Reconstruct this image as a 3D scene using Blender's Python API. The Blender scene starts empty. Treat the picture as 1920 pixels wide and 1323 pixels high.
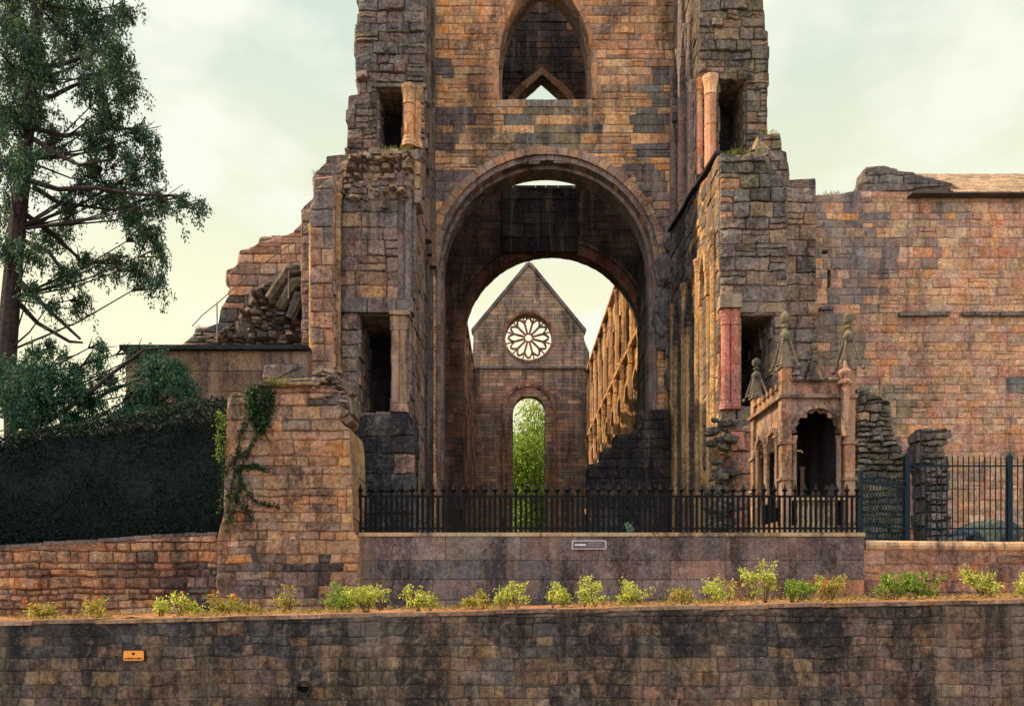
import bpy, bmesh, math, random
import numpy as np
from mathutils import Vector, noise
from mathutils.geometry import tessellate_polygon

SC = bpy.context.scene
COL = SC.collection
R = math.radians
F = 1500.0; VX = 958.0; HY = 1115.0; EYE = 1.6

# ---------------------------------------------------------------- camera
cam_d = bpy.data.cameras.new('camera')
cam = bpy.data.objects.new('camera', cam_d); COL.objects.link(cam)
cam_d.sensor_width = 36.0; cam_d.lens = 36.0*F/1920
cam_d.shift_x = (960-VX)/1920; cam_d.shift_y = (HY-661.5)/1920
cam_d.clip_start = 0.1; cam_d.clip_end = 6000
cam.location = (0, 0, EYE); cam.rotation_euler = (R(90), 0, 0)
SC.camera = cam
SC.view_settings.view_transform = 'Standard'; SC.view_settings.look = 'None'
SC.view_settings.exposure = 0.78; SC.view_settings.gamma = 1.0
SC.render.film_transparent = False
SC.cycles.max_bounces = 6; SC.cycles.diffuse_bounces = 4; SC.cycles.transparent_max_bounces = 8

# ---------------------------------------------------------------- sun and sky
SUN = Vector((-0.993*math.cos(R(42)), 0.11*math.cos(R(42)), math.sin(R(42)))).normalized()
sl = bpy.data.lights.new('sun', 'SUN'); sl.energy = 3.9; sl.angle = R(0.5); sl.color = (1.0, 0.80, 0.50)
so = bpy.data.objects.new('sun', sl); COL.objects.link(so)
so.rotation_euler = (-SUN).to_track_quat('-Z', 'Y').to_euler()
world = bpy.data.worlds.new("World"); SC.world = world; world.use_nodes = True
wn = world.node_tree; wn.nodes.clear()
def wnode(t, **k):
    n = wn.nodes.new(t)
    for a, b in k.items(): setattr(n, a, b)
    return n
w_out = wnode('ShaderNodeOutputWorld'); w_bg = wnode('ShaderNodeBackground'); w_bg.inputs[1].default_value = 0.10
sky = wnode('ShaderNodeTexSky', sky_type='NISHITA', sun_disc=False)
sky.sun_elevation = R(42); sky.sun_rotation = math.atan2(SUN.x, SUN.y)
sky.dust_density = 3.0; sky.air_density = 1.0; sky.ozone_density = 1.0
tc = wnode('ShaderNodeTexCoord'); mp = wnode('ShaderNodeMapping'); mp.inputs['Scale'].default_value = (1, 1, 2.0)
nz = wnode('ShaderNodeTexNoise'); nz.inputs['Scale'].default_value = 5.5; nz.inputs['Detail'].default_value = 5; nz.inputs['Roughness'].default_value = 0.5
rp = wnode('ShaderNodeValToRGB'); rp.color_ramp.elements[0].position = 0.46; rp.color_ramp.elements[1].position = 0.62
sep = wnode('ShaderNodeSeparateXYZ')
hz = wnode('ShaderNodeMapRange'); hz.inputs[1].default_value = 0.25; hz.inputs[2].default_value = 0.62
mxh = wnode('ShaderNodeMix', data_type='RGBA')       # thin cloud veil, warm low down, cool high up
mxh.inputs[6].default_value = (6.9, 6.4, 4.0, 1); mxh.inputs[7].default_value = (4.0, 4.85, 4.2, 1)
mxc = wnode('ShaderNodeMix', data_type='RGBA'); mxc.inputs[7].default_value = (6.1, 6.2, 5.1, 1)
mxs = wnode('ShaderNodeMix', data_type='RGBA'); mxs.inputs[0].default_value = 0.88
mxb = wnode('ShaderNodeMix', data_type='RGBA'); mxb.inputs[7].default_value = (10.4, 10.8, 11.6, 1)
bk = wnode('ShaderNodeMapRange'); bk.inputs[1].default_value = 0.15; bk.inputs[2].default_value = -0.7  # added brightness behind the camera, lifting the shaded walls
L = wn.links.new
L(sep.outputs[1], bk.inputs[0]); L(bk.outputs[0], mxb.inputs[0])
L(tc.outputs['Generated'], mp.inputs[0]); L(mp.outputs[0], nz.inputs[0]); L(nz.outputs[0], rp.inputs[0])
L(tc.outputs['Generated'], sep.inputs[0]); L(sep.outputs[2], hz.inputs[0]); L(hz.outputs[0], mxh.inputs[0])
L(rp.outputs[0], mxc.inputs[0]); L(mxh.outputs[2], mxc.inputs[6])
L(sky.outputs[0], mxs.inputs[6]); L(mxc.outputs[2], mxb.inputs[6]); L(mxb.outputs[2], mxs.inputs[7]); L(mxs.outputs[2], w_bg.inputs[0]); L(w_bg.outputs[0], w_out.inputs[0])

# ---------------------------------------------------------------- helpers
def s2l(c):
    return tuple(((v/255)/12.92 if v/255 <= 0.04045 else ((v/255+0.055)/1.055)**2.4) for v in c)
def X(px, D): return (px-VX)*D/F
def Z(py, D): return EYE+(HY-py)*D/F
def P(px, py, D): return Vector((X(px, D), D, Z(py, D)))
rnd = random.Random(7)
def U(a, b): return rnd.uniform(a, b)

class MB:
    def __init__(s): s.v = []; s.f = []; s.c = []
    def add(s, vs, fs, col):
        o = len(s.v); s.v += [tuple(p) for p in vs]
        for f in fs: s.f.append(tuple(i+o for i in f)); s.c.append(col)
    def box(s, a, b, col, jit=0.0):
        vs = [Vector((x, y, z)) for x in (a[0], b[0]) for y in (a[1], b[1]) for z in (a[2], b[2])]
        if jit: vs = [v+Vector((U(-jit, jit), U(-jit, jit), U(-jit, jit))) for v in vs]
        s.add(vs, [(0, 1, 3, 2), (4, 6, 7, 5), (0, 4, 5, 1), (2, 3, 7, 6), (0, 2, 6, 4), (1, 5, 7, 3)], col)
    def tube(s, pts, rads, col, n=8, cap=True):
        pts = [Vector(p) for p in pts]; rings = []
        for i, p in enumerate(pts):
            t = (pts[min(i+1, len(pts)-1)]-pts[max(i-1, 0)]).normalized()
            a = t.cross(Vector((0, 0, 1)) if abs(t.z) < 0.9 else Vector((1, 0, 0))).normalized(); b = t.cross(a)
            r = rads[i] if isinstance(rads, (list, tuple)) else rads
            rings.append([p+a*(r*math.cos(2*math.pi*k/n))+b*(r*math.sin(2*math.pi*k/n)) for k in range(n)])
        vs = [v for rg in rings for v in rg]; fs = []
        for i in range(len(pts)-1):
            for k in range(n):
                k2 = (k+1) % n
                fs.append((i*n+k, i*n+k2, (i+1)*n+k2, (i+1)*n+k))
        if cap: fs.append(tuple(range(n))[::-1]); fs.append(tuple((len(pts)-1)*n+k for k in range(n)))
        s.add(vs, fs, col)
    def lathe(s, c, prof, col, n=12, sy=1.0):
        # prof: list of (r, z) ; c: (x,y,z)
        vs = []; fs = []
        for r, z in prof:
            for k in range(n):
                a = 2*math.pi*k/n; vs.append((c[0]+r*math.cos(a), c[1]+r*math.sin(a)*sy, c[2]+z))
        for i in range(len(prof)-1):
            for k in range(n):
                k2 = (k+1) % n; fs.append((i*n+k, i*n+k2, (i+1)*n+k2, (i+1)*n+k))
        fs.append(tuple(range(n))[::-1]); fs.append(tuple((len(prof)-1)*n+k for k in range(n)))
        s.add(vs, fs, col)
    def build(s, name, mat, parent=None, smooth=False):
        me = bpy.data.meshes.new(name)
        me.from_pydata(s.v, [], s.f)
        at = me.color_attributes.new(name='Col', type='FLOAT_COLOR', domain='CORNER')
        ln = np.array([len(f) for f in s.f]); cc = np.ones((len(s.f), 4), dtype=np.float32); cc[:, :3] = np.array(s.c, dtype=np.float32).reshape(-1, 3)
        at.data.foreach_set('color', np.repeat(cc, ln, axis=0).ravel())
        if smooth: me.polygons.foreach_set('use_smooth', [True]*len(me.polygons))
        me.materials.append(mat); me.update()
        o = bpy.data.objects.new(name, me); COL.objects.link(o)
        if parent: o.parent = parent
        return o

def tag(o, label=None, cat=None, group=None, kind=None):
    if label: o['label'] = label
    if cat: o['category'] = cat
    if group: o['group'] = group
    if kind: o['kind'] = kind
    return o
def thing(name, label, cat, loc=(0, 0, 0), group=None):
    o = bpy.data.objects.new(name, None); o.empty_display_size = 0.3; COL.objects.link(o); o.location = loc
    return tag(o, label, cat, group)
# parts are modelled in world coordinates: empties of big structures sit at the origin of the scene

# ---------------------------------------------------------------- materials
def mat_new(name):
    m = bpy.data.materials.new(name); m.use_nodes = True; nt = m.node_tree; nt.nodes.clear()
    return m, nt
def N(nt, t, **k):
    n = nt.nodes.new(t)
    for a, b in k.items(): setattr(n, a, b)
    return n
def stone_mat(name, soot=0.5, soot_col=(30, 29, 34), soot_scale=0.5, lichen=0.25, var=0.5, bump=0.5, fine=9.0, pits=0.35, pale=0.0, gain=1.7, mottle=0.5, streak=0.5):
    m, nt = mat_new(name); l = nt.links.new
    out = N(nt, 'ShaderNodeOutputMaterial'); bs = N(nt, 'ShaderNodeBsdfPrincipled'); bs.inputs['Roughness'].default_value = 0.93
    bs.inputs['Specular IOR Level'].default_value = 0.15
    at = N(nt, 'ShaderNodeVertexColor', layer_name='Col'); g = N(nt, 'ShaderNodeNewGeometry')
    def noise_(scale, detail, rough=0.6, stretch=None, dist=0.0):
        n = N(nt, 'ShaderNodeTexNoise'); n.inputs['Scale'].default_value = scale; n.inputs['Detail'].default_value = detail; n.inputs['Roughness'].default_value = rough
        n.inputs['Distortion'].default_value = dist
        if stretch:
            mpn = N(nt, 'ShaderNodeMapping'); mpn.inputs['Scale'].default_value = stretch; l(g.outputs['Position'], mpn.inputs[0]); l(mpn.outputs[0], n.inputs[0])
        else: l(g.outputs['Position'], n.inputs[0])
        return n.outputs[0]
    def rng(sock, a, b, c, d):
        n = N(nt, 'ShaderNodeMapRange'); l(sock, n.inputs[0])
        for i, v in enumerate((a, b, c, d)): n.inputs[i+1].default_value = v
        return n.outputs[0]
    def mix(fac, a, b, blend='MIX'):
        n = N(nt, 'ShaderNodeMix', data_type='RGBA', blend_type=blend)
        for s_, i in ((fac, 0), (a, 6), (b, 7)):
            if isinstance(s_, (int, float)): n.inputs[i].default_value = s_
            elif isinstance(s_, tuple): n.inputs[i].default_value = (*s_, 1)
            else: l(s_, n.inputs[i])
        return n.outputs[2]
    mid = noise_(3.0, 6, 0.65); fin = noise_(fine*2.2, 5, 0.7)
    hsv = N(nt, 'ShaderNodeHueSaturation'); l(at.outputs[0], hsv.inputs['Color']); l(rng(fin, 0.3, 0.7, (1-var)*gain, (1+var*0.8)*gain), hsv.inputs['Value'])
    l(rng(mid, 0.3, 0.7, 0.80, 1.14), hsv.inputs['Saturation'])
    c = hsv.outputs[0]
    c = mix(rng(noise_(1.4, 5, 0.6), 0.35, 0.7, 0.0, 0.45), c, mix(1.0, c, (0.42, 0.38, 0.40), 'MULTIPLY'))
    mt = noise_(fine*0.33, 8, 0.78, (1.0, 1.0, 1.5), 0.5)              # weathered skin, patchier than the single stones
    c = mix(rng(mt, 0.44, 0.30, 0.0, mottle), c, s2l((46, 44, 52))); pf = min(1.0, (gain/1.3)**2); c = mix(rng(mt, 0.54, 0.72, 0.0, mottle*0.9*pf), c, s2l((196, 166, 136)))
    # soot, crust and damp: large streaked fields whose edges break up into fine specks
    st = noise_(soot_scale, 8, 0.62, (1.5, 1.5, 0.5), 0.5); grit = noise_(fine*1.6, 9, 0.82, (1.0, 1.0, 0.7), 0.3); grit2 = noise_(fine*0.6, 9, 0.8, None, 0.8)
    def add(a, b, k):
        n = N(nt, 'ShaderNodeMath', operation='MULTIPLY_ADD'); l(b, n.inputs[0]); n.inputs[1].default_value = k; l(a, n.inputs[2]); return n.outputs[0]
    fld = add(add(st, grit, 0.55), grit2, 0.45)                      # mean about 1.0
    e = 1.13-0.26*soot
    c = mix(rng(fld, e, e+0.13, 0.0, min(0.9, 0.45+soot*0.5)), c, s2l(soot_col))
    run = noise_(0.9, 9, 0.72, (2.6, 2.6, 0.22), 0.25)                 # rain runs down the face, dark and pale
    c = mix(rng(add(run, grit, 0.25), 0.66, 0.76, 0.0, streak), c, s2l((42, 41, 50))); c = mix(rng(add(run, grit, -0.22), 0.345, 0.27, 0.0, streak*0.8*pf), c, s2l((196, 170, 142)))
    blot = noise_(fine*0.9, 9, 0.85, None, 0.4)
    c = mix(rng(blot, 0.555, 0.62, 0.0, 0.45*soot+0.3), c, s2l(tuple(v*0.9 for v in soot_col)))
    c = mix(rng(blot, 0.46, 0.40, 0.0, 0.34*pf), c, s2l((206, 174, 140)))
    if lichen: c = mix(rng(noise_(2.6, 9, 0.85, None, 0.9), 0.58, 0.62, 0.0, lichen), c, s2l((128, 122, 84)))
    if pale: c = mix(rng(noise_(5.2, 9, 0.88), 0.61, 0.65, 0.0, pale), c, s2l((186, 176, 158)))
    vor = N(nt, 'ShaderNodeTexVoronoi'); vor.inputs['Scale'].default_value = fine*0.8; l(g.outputs['Position'], vor.inputs[0])
    pit = rng(vor.outputs[0], 0.0, 0.35, 1-pits, 1.0)
    mm = N(nt, 'ShaderNodeMath', operation='MULTIPLY_ADD'); l(fin, mm.inputs[0]); mm.inputs[1].default_value = 0.5; l(blot, mm.inputs[2])
    m2 = N(nt, 'ShaderNodeMath', operation='MULTIPLY'); l(mm.outputs[0], m2.inputs[0]); l(pit, m2.inputs[1])
    bp = N(nt, 'ShaderNodeBump'); bp.inputs['Strength'].default_value = bump; bp.inputs['Distance'].default_value = 0.12; l(m2.outputs[0], bp.inputs['Height'])
    l(c, bs.inputs['Base Color']); l(bp.outputs[0], bs.inputs['Normal']); l(bs.outputs[0], out.inputs[0])
    return m
def leaf_mat(name, trans=0.35, rough=0.6):
    m, nt = mat_new(name); l = nt.links.new
    out = N(nt, 'ShaderNodeOutputMaterial'); bs = N(nt, 'ShaderNodeBsdfPrincipled'); bs.inputs['Roughness'].default_value = rough
    bs.inputs['Specular IOR Level'].default_value = 0.2
    at = N(nt, 'ShaderNodeVertexColor', layer_name='Col'); tr = N(nt, 'ShaderNodeBsdfTranslucent'); mx = N(nt, 'ShaderNodeMixShader'); mx.inputs[0].default_value = trans
    l(at.outputs[0], bs.inputs['Base Color']); l(at.outputs[0], tr.inputs[0]); l(bs.outputs[0], mx.inputs[1]); l(tr.outputs[0], mx.inputs[2]); l(mx.outputs[0], out.inputs[0])
    return m
def plain_mat(name, rough=0.6, metal=0.0, var=0.25, scale=20, bump=0.2):
    m, nt = mat_new(name); l = nt.links.new
    out = N(nt, 'ShaderNodeOutputMaterial'); bs = N(nt, 'ShaderNodeBsdfPrincipled'); bs.inputs['Roughness'].default_value = rough; bs.inputs['Specular IOR Level'].default_value = 0.15; bs.inputs['Metallic'].default_value = metal
    at = N(nt, 'ShaderNodeVertexColor', layer_name='Col'); g = N(nt, 'ShaderNodeNewGeometry'); nz = N(nt, 'ShaderNodeTexNoise'); nz.inputs['Scale'].default_value = scale; nz.inputs['Detail'].default_value = 6
    l(g.outputs['Position'], nz.inputs[0])
    mr = N(nt, 'ShaderNodeMapRange'); l(nz.outputs[0], mr.inputs[0])
    for i, v in enumerate((0.3, 0.7, 1-var, 1+var)): mr.inputs[i+1].default_value = v
    h = N(nt, 'ShaderNodeHueSaturation'); l(at.outputs[0], h.inputs['Color']); l(mr.outputs[0], h.inputs['Value'])
    bp = N(nt, 'ShaderNodeBump'); bp.inputs['Strength'].default_value = bump; bp.inputs['Distance'].default_value = 0.03; l(nz.outputs[0], bp.inputs['Height'])
    l(h.outputs[0], bs.inputs['Base Color']); l(bp.outputs[0], bs.inputs['Normal']); l(bs.outputs[0], out.inputs[0])
    return m
M_tower = stone_mat('weathered_sandstone', soot=0.5, soot_scale=0.45, lichen=0.15)
M_pier = stone_mat('rough_lichened_sandstone', soot=0.38, soot_scale=0.9, lichen=0.35, bump=0.9, var=0.6, pale=0.3, fine=7)
M_dark = stone_mat('shaded_sooty_sandstone', gain=1.15, soot=0.65, soot_scale=0.5, lichen=0.1)  # sooty stone, dimmed so crossing and recess shade sits in its colour
M_recess = stone_mat('sooty_recess_shade', soot=1.0, soot_scale=0.8, lichen=0.0, gain=0.5, mottle=0.2, soot_col=(24, 25, 30), streak=0.3)  # sooty stone, near black to paint the shade inside recesses
M_plinth = stone_mat('near_black_stone', soot=0.9, soot_scale=0.8, lichen=0.1, gain=0.85, mottle=0.3, soot_col=(28, 28, 33), streak=0.4)  # near-black stone of the plinth block and stepped wall
M_range = stone_mat('pink_rubble_stone', soot=0.22, soot_scale=0.4, lichen=0.15, bump=0.7)
M_front = stone_mat('pale_rubble_stone', mottle=0.8, soot=0.5, soot_scale=1.1, lichen=0.3, bump=1.0, pale=0.6, fine=9, soot_col=(52, 48, 50), pits=.5, streak=0.4, gain=1.75)
M_ash = stone_mat('smooth_ashlar', soot=0.6, soot_scale=0.8, lichen=0.05, bump=0.25, fine=16, pits=0.15, pale=0.15, gain=0.98, streak=0.35)
M_street = stone_mat('black_crusted_rubble', soot=0.7, soot_scale=1.3, lichen=0.45, bump=0.8, fine=9, pale=0.6, soot_col=(42, 40, 40), mottle=0.85, gain=1.15, streak=0.3)
M_mon = stone_mat('carved_sandstone', mottle=0.4, gain=1.15, soot=0.55, soot_scale=1.5, lichen=0.12, bump=0.25, fine=16, pits=0.15, var=0.3)
M_nave = stone_mat('clean_gold_sandstone', mottle=0.6, gain=1.05, soot=0.6, soot_scale=0.5, lichen=0.05, bump=0.4)
M_leaf = leaf_mat('leaf', 0.5); M_needle = leaf_mat('needles', 0.2, 0.7)
M_bark = plain_mat('bark', 0.9, 0, 0.45, 9, 0.8)
M_iron = plain_mat('painted_iron', 0.6, 0.0, 0.25, 30, 0.1)
M_soil = plain_mat('soil', 0.95, 0, 0.5, 7, 1.0)
M_sign = plain_mat('sign_paint', 0.5, 0, 0.12, 25, 0.05)
M_slate = plain_mat('roof_slate', 0.7, 0, 0.35, 3.0, 0.4)
M_asphalt = plain_mat('asphalt', 0.9, 0, 0.3, 30, 0.4)
M_grass = plain_mat('turf', 0.95, 0, 0.4, 5, 0.6)

# ---------------------------------------------------------------- stone colours
def pal(*cs): return [s2l(c) for c in cs]
ORANGE = pal((210, 138, 78), (212, 154, 98), (192, 124, 78), (178, 122, 88), (214, 170, 122), (198, 134, 98))
PINK = pal((172, 124, 106), (186, 142, 120), (158, 112, 100), (194, 158, 136), (178, 134, 108))
RED = pal((166, 98, 82), (152, 86, 76), (174, 108, 90))
MAUVE = pal((132, 110, 102), (114, 97, 96), (148, 124, 112), (126, 101, 90))
GREY = pal((112, 104, 100), (92, 87, 88), (128, 118, 107), (80, 77, 82))
OCHRE = pal((176, 140, 96), (156, 126, 90), (192, 158, 114), (168, 126, 86))
DARK = pal((62, 57, 58), (74, 67, 66), (52, 50, 54), (84, 74, 70))
OLIVE = pal((96, 92, 66), (112, 104, 74), (80, 78, 60))
BROWN = pal((132, 98, 74), (116, 86, 68), (146, 108, 80))
GOLD = pal((214, 168, 104), (204, 152, 92), (220, 178, 120))

_av = {}
soft_k = 0.42
def avg(lst):
    k = id(lst)
    if k not in _av:
        W = sum(w for _, w in lst)
        _av[k] = (lst, tuple(sum(w*sum(c[i] for c in p)/len(p) for p, w in lst)/W for i in range(3)))
    return _av[k][1]
def picker(base, zones=(), D=None, jitter=0.10, soft=None):
    """base: [(palette, weight)]; zones: (px, py, rx, ry, [(palette, weight)], strength) in photo pixels of a wall at distance D"""
    def choose(lst):
        t = rnd.random()*sum(w for _, w in lst)
        for p, w in lst:
            t -= w
            if t <= 0: return rnd.choice(p)
        return rnd.choice(lst[-1][0])
    zz = [(X(a, D), Z(b, D), rx*D/F, ry*D/F, l, s) for a, b, rx, ry, l, s in zones] if zones else []
    def f(u, v):
        lst = base
        for cu, cv, ru, rv, l, s in zz:
            d = ((u-cu)/ru)**2+((v-cv)/rv)**2
            d += 0.5*noise.noise(Vector((u*0.9, v*0.9, cu)))
            if d < 1.0 and rnd.random() < s*min(1.0, (1-d)*2.2): lst = l
        c = choose(lst); k = 1+U(-jitter, jitter); w = U(-0.04, 0.04)
        av = avg(lst); sk = soft_k if soft is None else soft; c = tuple(c[i]*sk+av[i]*(1-sk) for i in range(3))
        return (max(0, c[0]*k*(1+w)), max(0, c[1]*k), max(0, c[2]*k*(1-w)))
    return f

class Frame:
    def __init__(s, O, Uv, Vv, Nv): s.O = Vector(O); s.U = Vector(Uv); s.V = Vector(Vv); s.N = Vector(Nv)
    def p(s, u, v, n=0.0): return s.O+s.U*u+s.V*v+s.N*n
def face(D): return Frame((0, D, 0), (1, 0, 0), (0, 0, 1), (0, -1, 0))
def right_wall(Xp): return Frame((Xp, 0, 0), (0, 1, 0), (0, 0, 1), (-1, 0, 0))   # plane facing left, u = distance
def left_wall(Xp): return Frame((Xp, 0, 0), (0, 1, 0), (0, 0, 1), (1, 0, 0))
def px(D, pts): return [(X(a, D), Z(b, D)) for a, b in pts]

def stone_quad(mb, c4, nrm, relief, bev, col, jit=0.0):
    c4 = [Vector(c) for c in c4]; cen = sum(c4, Vector())/4
    if jit: c4 = [c+(c-cen).normalized()*U(-jit, jit*0.3) for c in c4]
    top = []
    for c in c4:
        d = cen-c; k = min(0.4, bev/max(d.length, 1e-4)*1.6)
        top.append(c+d*k+nrm*(relief*U(0.75, 1.2)))
    mb.add(c4+top, [(4, 5, 6, 7), (0, 1, 5, 4), (1, 2, 6, 5), (2, 3, 7, 6), (3, 0, 4, 7)], col)

def fbm(p, o=3):
    return noise.fractal(p, 1.0, 2.0, o)
def stone_grid(mb, c4, nrm, relief, bev, col, cell, lump, wob):
    a, b, c, d = [Vector(q) for q in c4]
    w = ((b-a).length+(c-d).length)/2; h = ((d-a).length+(c-b).length)/2
    if w < .04 or h < .03: return
    def params(L_):
        e = min(.3, bev/L_); k = max(1, round(L_/cell)); return [0.0]+[e+(1-2*e)*i/k for i in range(k+1)]+[1.0]
    ps, pt = params(w), params(h); vs = []; n = len(ps); m = len(pt)
    e1 = (b-a).normalized(); e2 = nrm.cross(e1); off = Vector((U(-9, 9), U(-9, 9), U(-9, 9)))*0.0
    tilt = (U(-1, 1)*relief*.35, U(-1, 1)*relief*.35)
    for j, t in enumerate(pt):
        for i, s_ in enumerate(ps):
            p = (a.lerp(b, s_)).lerp(d.lerp(c, s_), t)
            edge = i in (0, n-1) or j in (0, m-1)
            w3 = noise.noise_vector(p*3.1)*wob+noise.noise_vector(p*9.0)*wob*.45+noise.noise_vector(p*1.1)*wob*1.2
            q = p+e1*w3.x+e2*w3.y
            f = 0.0
            if not edge:
                rnd_ = 1-((2*s_-1)**8+(2*t-1)**8)*.3
                f = relief*rnd_+(2*s_-1)*tilt[0]+(2*t-1)*tilt[1]
                f = max(0.15*relief, f)
            g = fbm(p*2.4, 4)*lump+fbm(p*9.0, 2)*lump*.45
            if edge: g = g*.8-.003
            vs.append(q+nrm*(f+g+lump*.55))
    o = len(mb.v); mb.v += [tuple(v) for v in vs]
    for j in range(m-1):
        for i in range(n-1):
            k = j*n+i; mb.f.append((o+k, o+k+1, o+k+n+1, o+k+n)); p = vs[k]
            z = 1+.35*noise.noise(p*6.0)+.25*noise.noise(p*15.0); y = noise.noise(p*2.2+Vector((7, 3, 1)))*.18
            mb.c.append((max(0.004, col[0]*z*(1+y)), max(0.004, col[1]*z), max(0.004, col[2]*z*(1-y))))
def clean(iv): return [(a, b) for a, b in iv if b-a > 0.03]
def intervals(rings, v):
    xs = []
    for r in rings:
        for i in range(len(r)):
            (x0, y0), (x1, y1) = r[i], r[(i+1) % len(r)]
            if (y0 > v) != (y1 > v): xs.append(x0+(v-y0)*(x1-x0)/(y1-y0))
    xs.sort(); return [(xs[i], xs[i+1]) for i in range(0, len(xs)-1, 2)]

def masonry(name, fr, outer, holes=(), thick=1.0, course=(0.28, 0.42), length=(0.35, 0.85), col=None, mat=None, parent=None,
            relief=(0.01, 0.05), joint=0.012, bev=0.02, jit=0.0, mortar=(96, 84, 76), reveal=True, rubbly=0.0, back=True, mb=None, rows=None, miss=0.0, revlen=0.45, skin=0.0, lump=0.02, wob=0.02):
    own = mb is None
    if own: mb = MB()
    mc = s2l(mortar); rings = [list(outer)]+[list(h) for h in holes]
    flat = [p for r in rings for p in r]
    tris = tessellate_polygon([[Vector((p[0], p[1], 0)) for p in r] for r in rings])
    for n_ in ((0.0, -thick) if back else (0.0,)):
        mb.add([fr.p(u, v, n_) for u, v in flat], [tuple(t) for t in tris], mc)
    for r in rings:                                            # edges of the wall: jambs, soffits, broken ends
        for i in range(len(r)):
            a, b = r[i], r[(i+1) % len(r)]
            mb.add([fr.p(*a), fr.p(*b), fr.p(*b, -thick), fr.p(*a, -thick)], [(0, 1, 2, 3)], mc)
            ln = math.hypot(b[0]-a[0], b[1]-a[1])
            if not reveal or ln < 0.08: continue
            e = (fr.U*(b[0]-a[0])+fr.V*(b[1]-a[1])).normalized(); nrm = e.cross(fr.N)
            mid_ = ((a[0]+b[0])/2, (a[1]+b[1])/2)
            tst = (mid_[0]+nrm.dot(fr.U)*0.01, mid_[1]+nrm.dot(fr.V)*0.01)
            if any(x0 < tst[0] < x1 for x0, x1 in intervals(rings, tst[1])): nrm = -nrm
            k = max(1, round(ln/U(revlen*0.7, revlen)))
            for j in range(k):
                t0, t1 = j/k, (j+1)/k; q = 0.0
                while q < thick-0.05:
                    q1 = min(thick, q+U(0.35, 0.8))
                    if thick-q1 < 0.25: q1 = thick
                    pa = fr.p(a[0]+(b[0]-a[0])*t0, a[1]+(b[1]-a[1])*t0); pb = fr.p(a[0]+(b[0]-a[0])*t1, a[1]+(b[1]-a[1])*t1)
                    g = joint; pa = pa+e*g*0.5; pb = pb-e*g*0.5
                    stone_quad(mb, [pa-fr.N*(q+g*0.5), pb-fr.N*(q+g*0.5), pb-fr.N*(q1-g*0.5), pa-fr.N*(q1-g*0.5)], nrm, U(*relief)*0.8, bev, col(a[0], (a[1]+b[1])/2), 0)
                    q = q1
    vmin = min(p[1] for p in outer); vmax = max(p[1] for p in outer); v = vmin
    if rows: vr = list(rows)
    else:
        vr = [vmin]
        while vr[-1] < vmax-0.08: vr.append(min(vmax, vr[-1]+U(*course)))
    for v0, v1 in zip(vr[:-1], vr[1:]):
        g = joint
        a0, a1 = v0+g*0.5, v1-g*0.5
        if a1-a0 < 0.04: continue
        im = clean(intervals(rings, (v0+v1)/2)); i0 = clean(intervals(rings, a0+1e-3)); i1 = clean(intervals(rings, a1-1e-3))
        same = len(im) == len(i0) == len(i1)
        for k, (xl, xr) in enumerate(im):
            l0, r0 = i0[k] if same else (xl, xr); l1, r1 = i1[k] if same else (xl, xr)
            hi, lo = min(r0, r1), max(l0, l1)
            cuts = []; u = lo+U(*length)*(U(0.5, 1))
            while u < hi-length[0]*0.6: cuts.append(u); u += U(*length)
            edges = [(l0, l1)]+[(c, c) for c in cuts]+[(r0, r1)]
            for (b0, b1), (c0, c1) in zip(edges[:-1], edges[1:]):
                if miss and rnd.random() < miss: continue
                rl = U(*relief)*(1.6 if rnd.random() < 0.06 else 1)
                um, vm = (b0+c0)/2, (v0+v1)/2; cc = col(um, vm)
                subs = [(a0, a1, b0, b1, c0, c1)]
                if rubbly and rnd.random() < rubbly and (a1-a0) > 0.22:      # two thin stones instead of one
                    s_ = U(0.35, 0.65); am = a0+(a1-a0)*s_; bm = b0+(b1-b0)*s_; cm = c0+(c1-c0)*s_
                    subs = [(a0, am-g*0.5, b0, bm, c0, cm), (am+g*0.5, a1, bm, b1, cm, c1)]
                for (y0, y1, p0, p1, q0, q1) in subs:
                    q4 = [fr.p(p0+g*0.5, y0), fr.p(q0-g*0.5, y0), fr.p(q1-g*0.5, y1), fr.p(p1+g*0.5, y1)]
                    if skin: stone_grid(mb, q4, fr.N, rl, bev, cc, skin, lump, wob)
                    else: stone_quad(mb, q4, fr.N, rl, bev, cc, jit)
                    cc = col(um, vm)
    if own: return mb.build(name, mat, parent)

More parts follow.
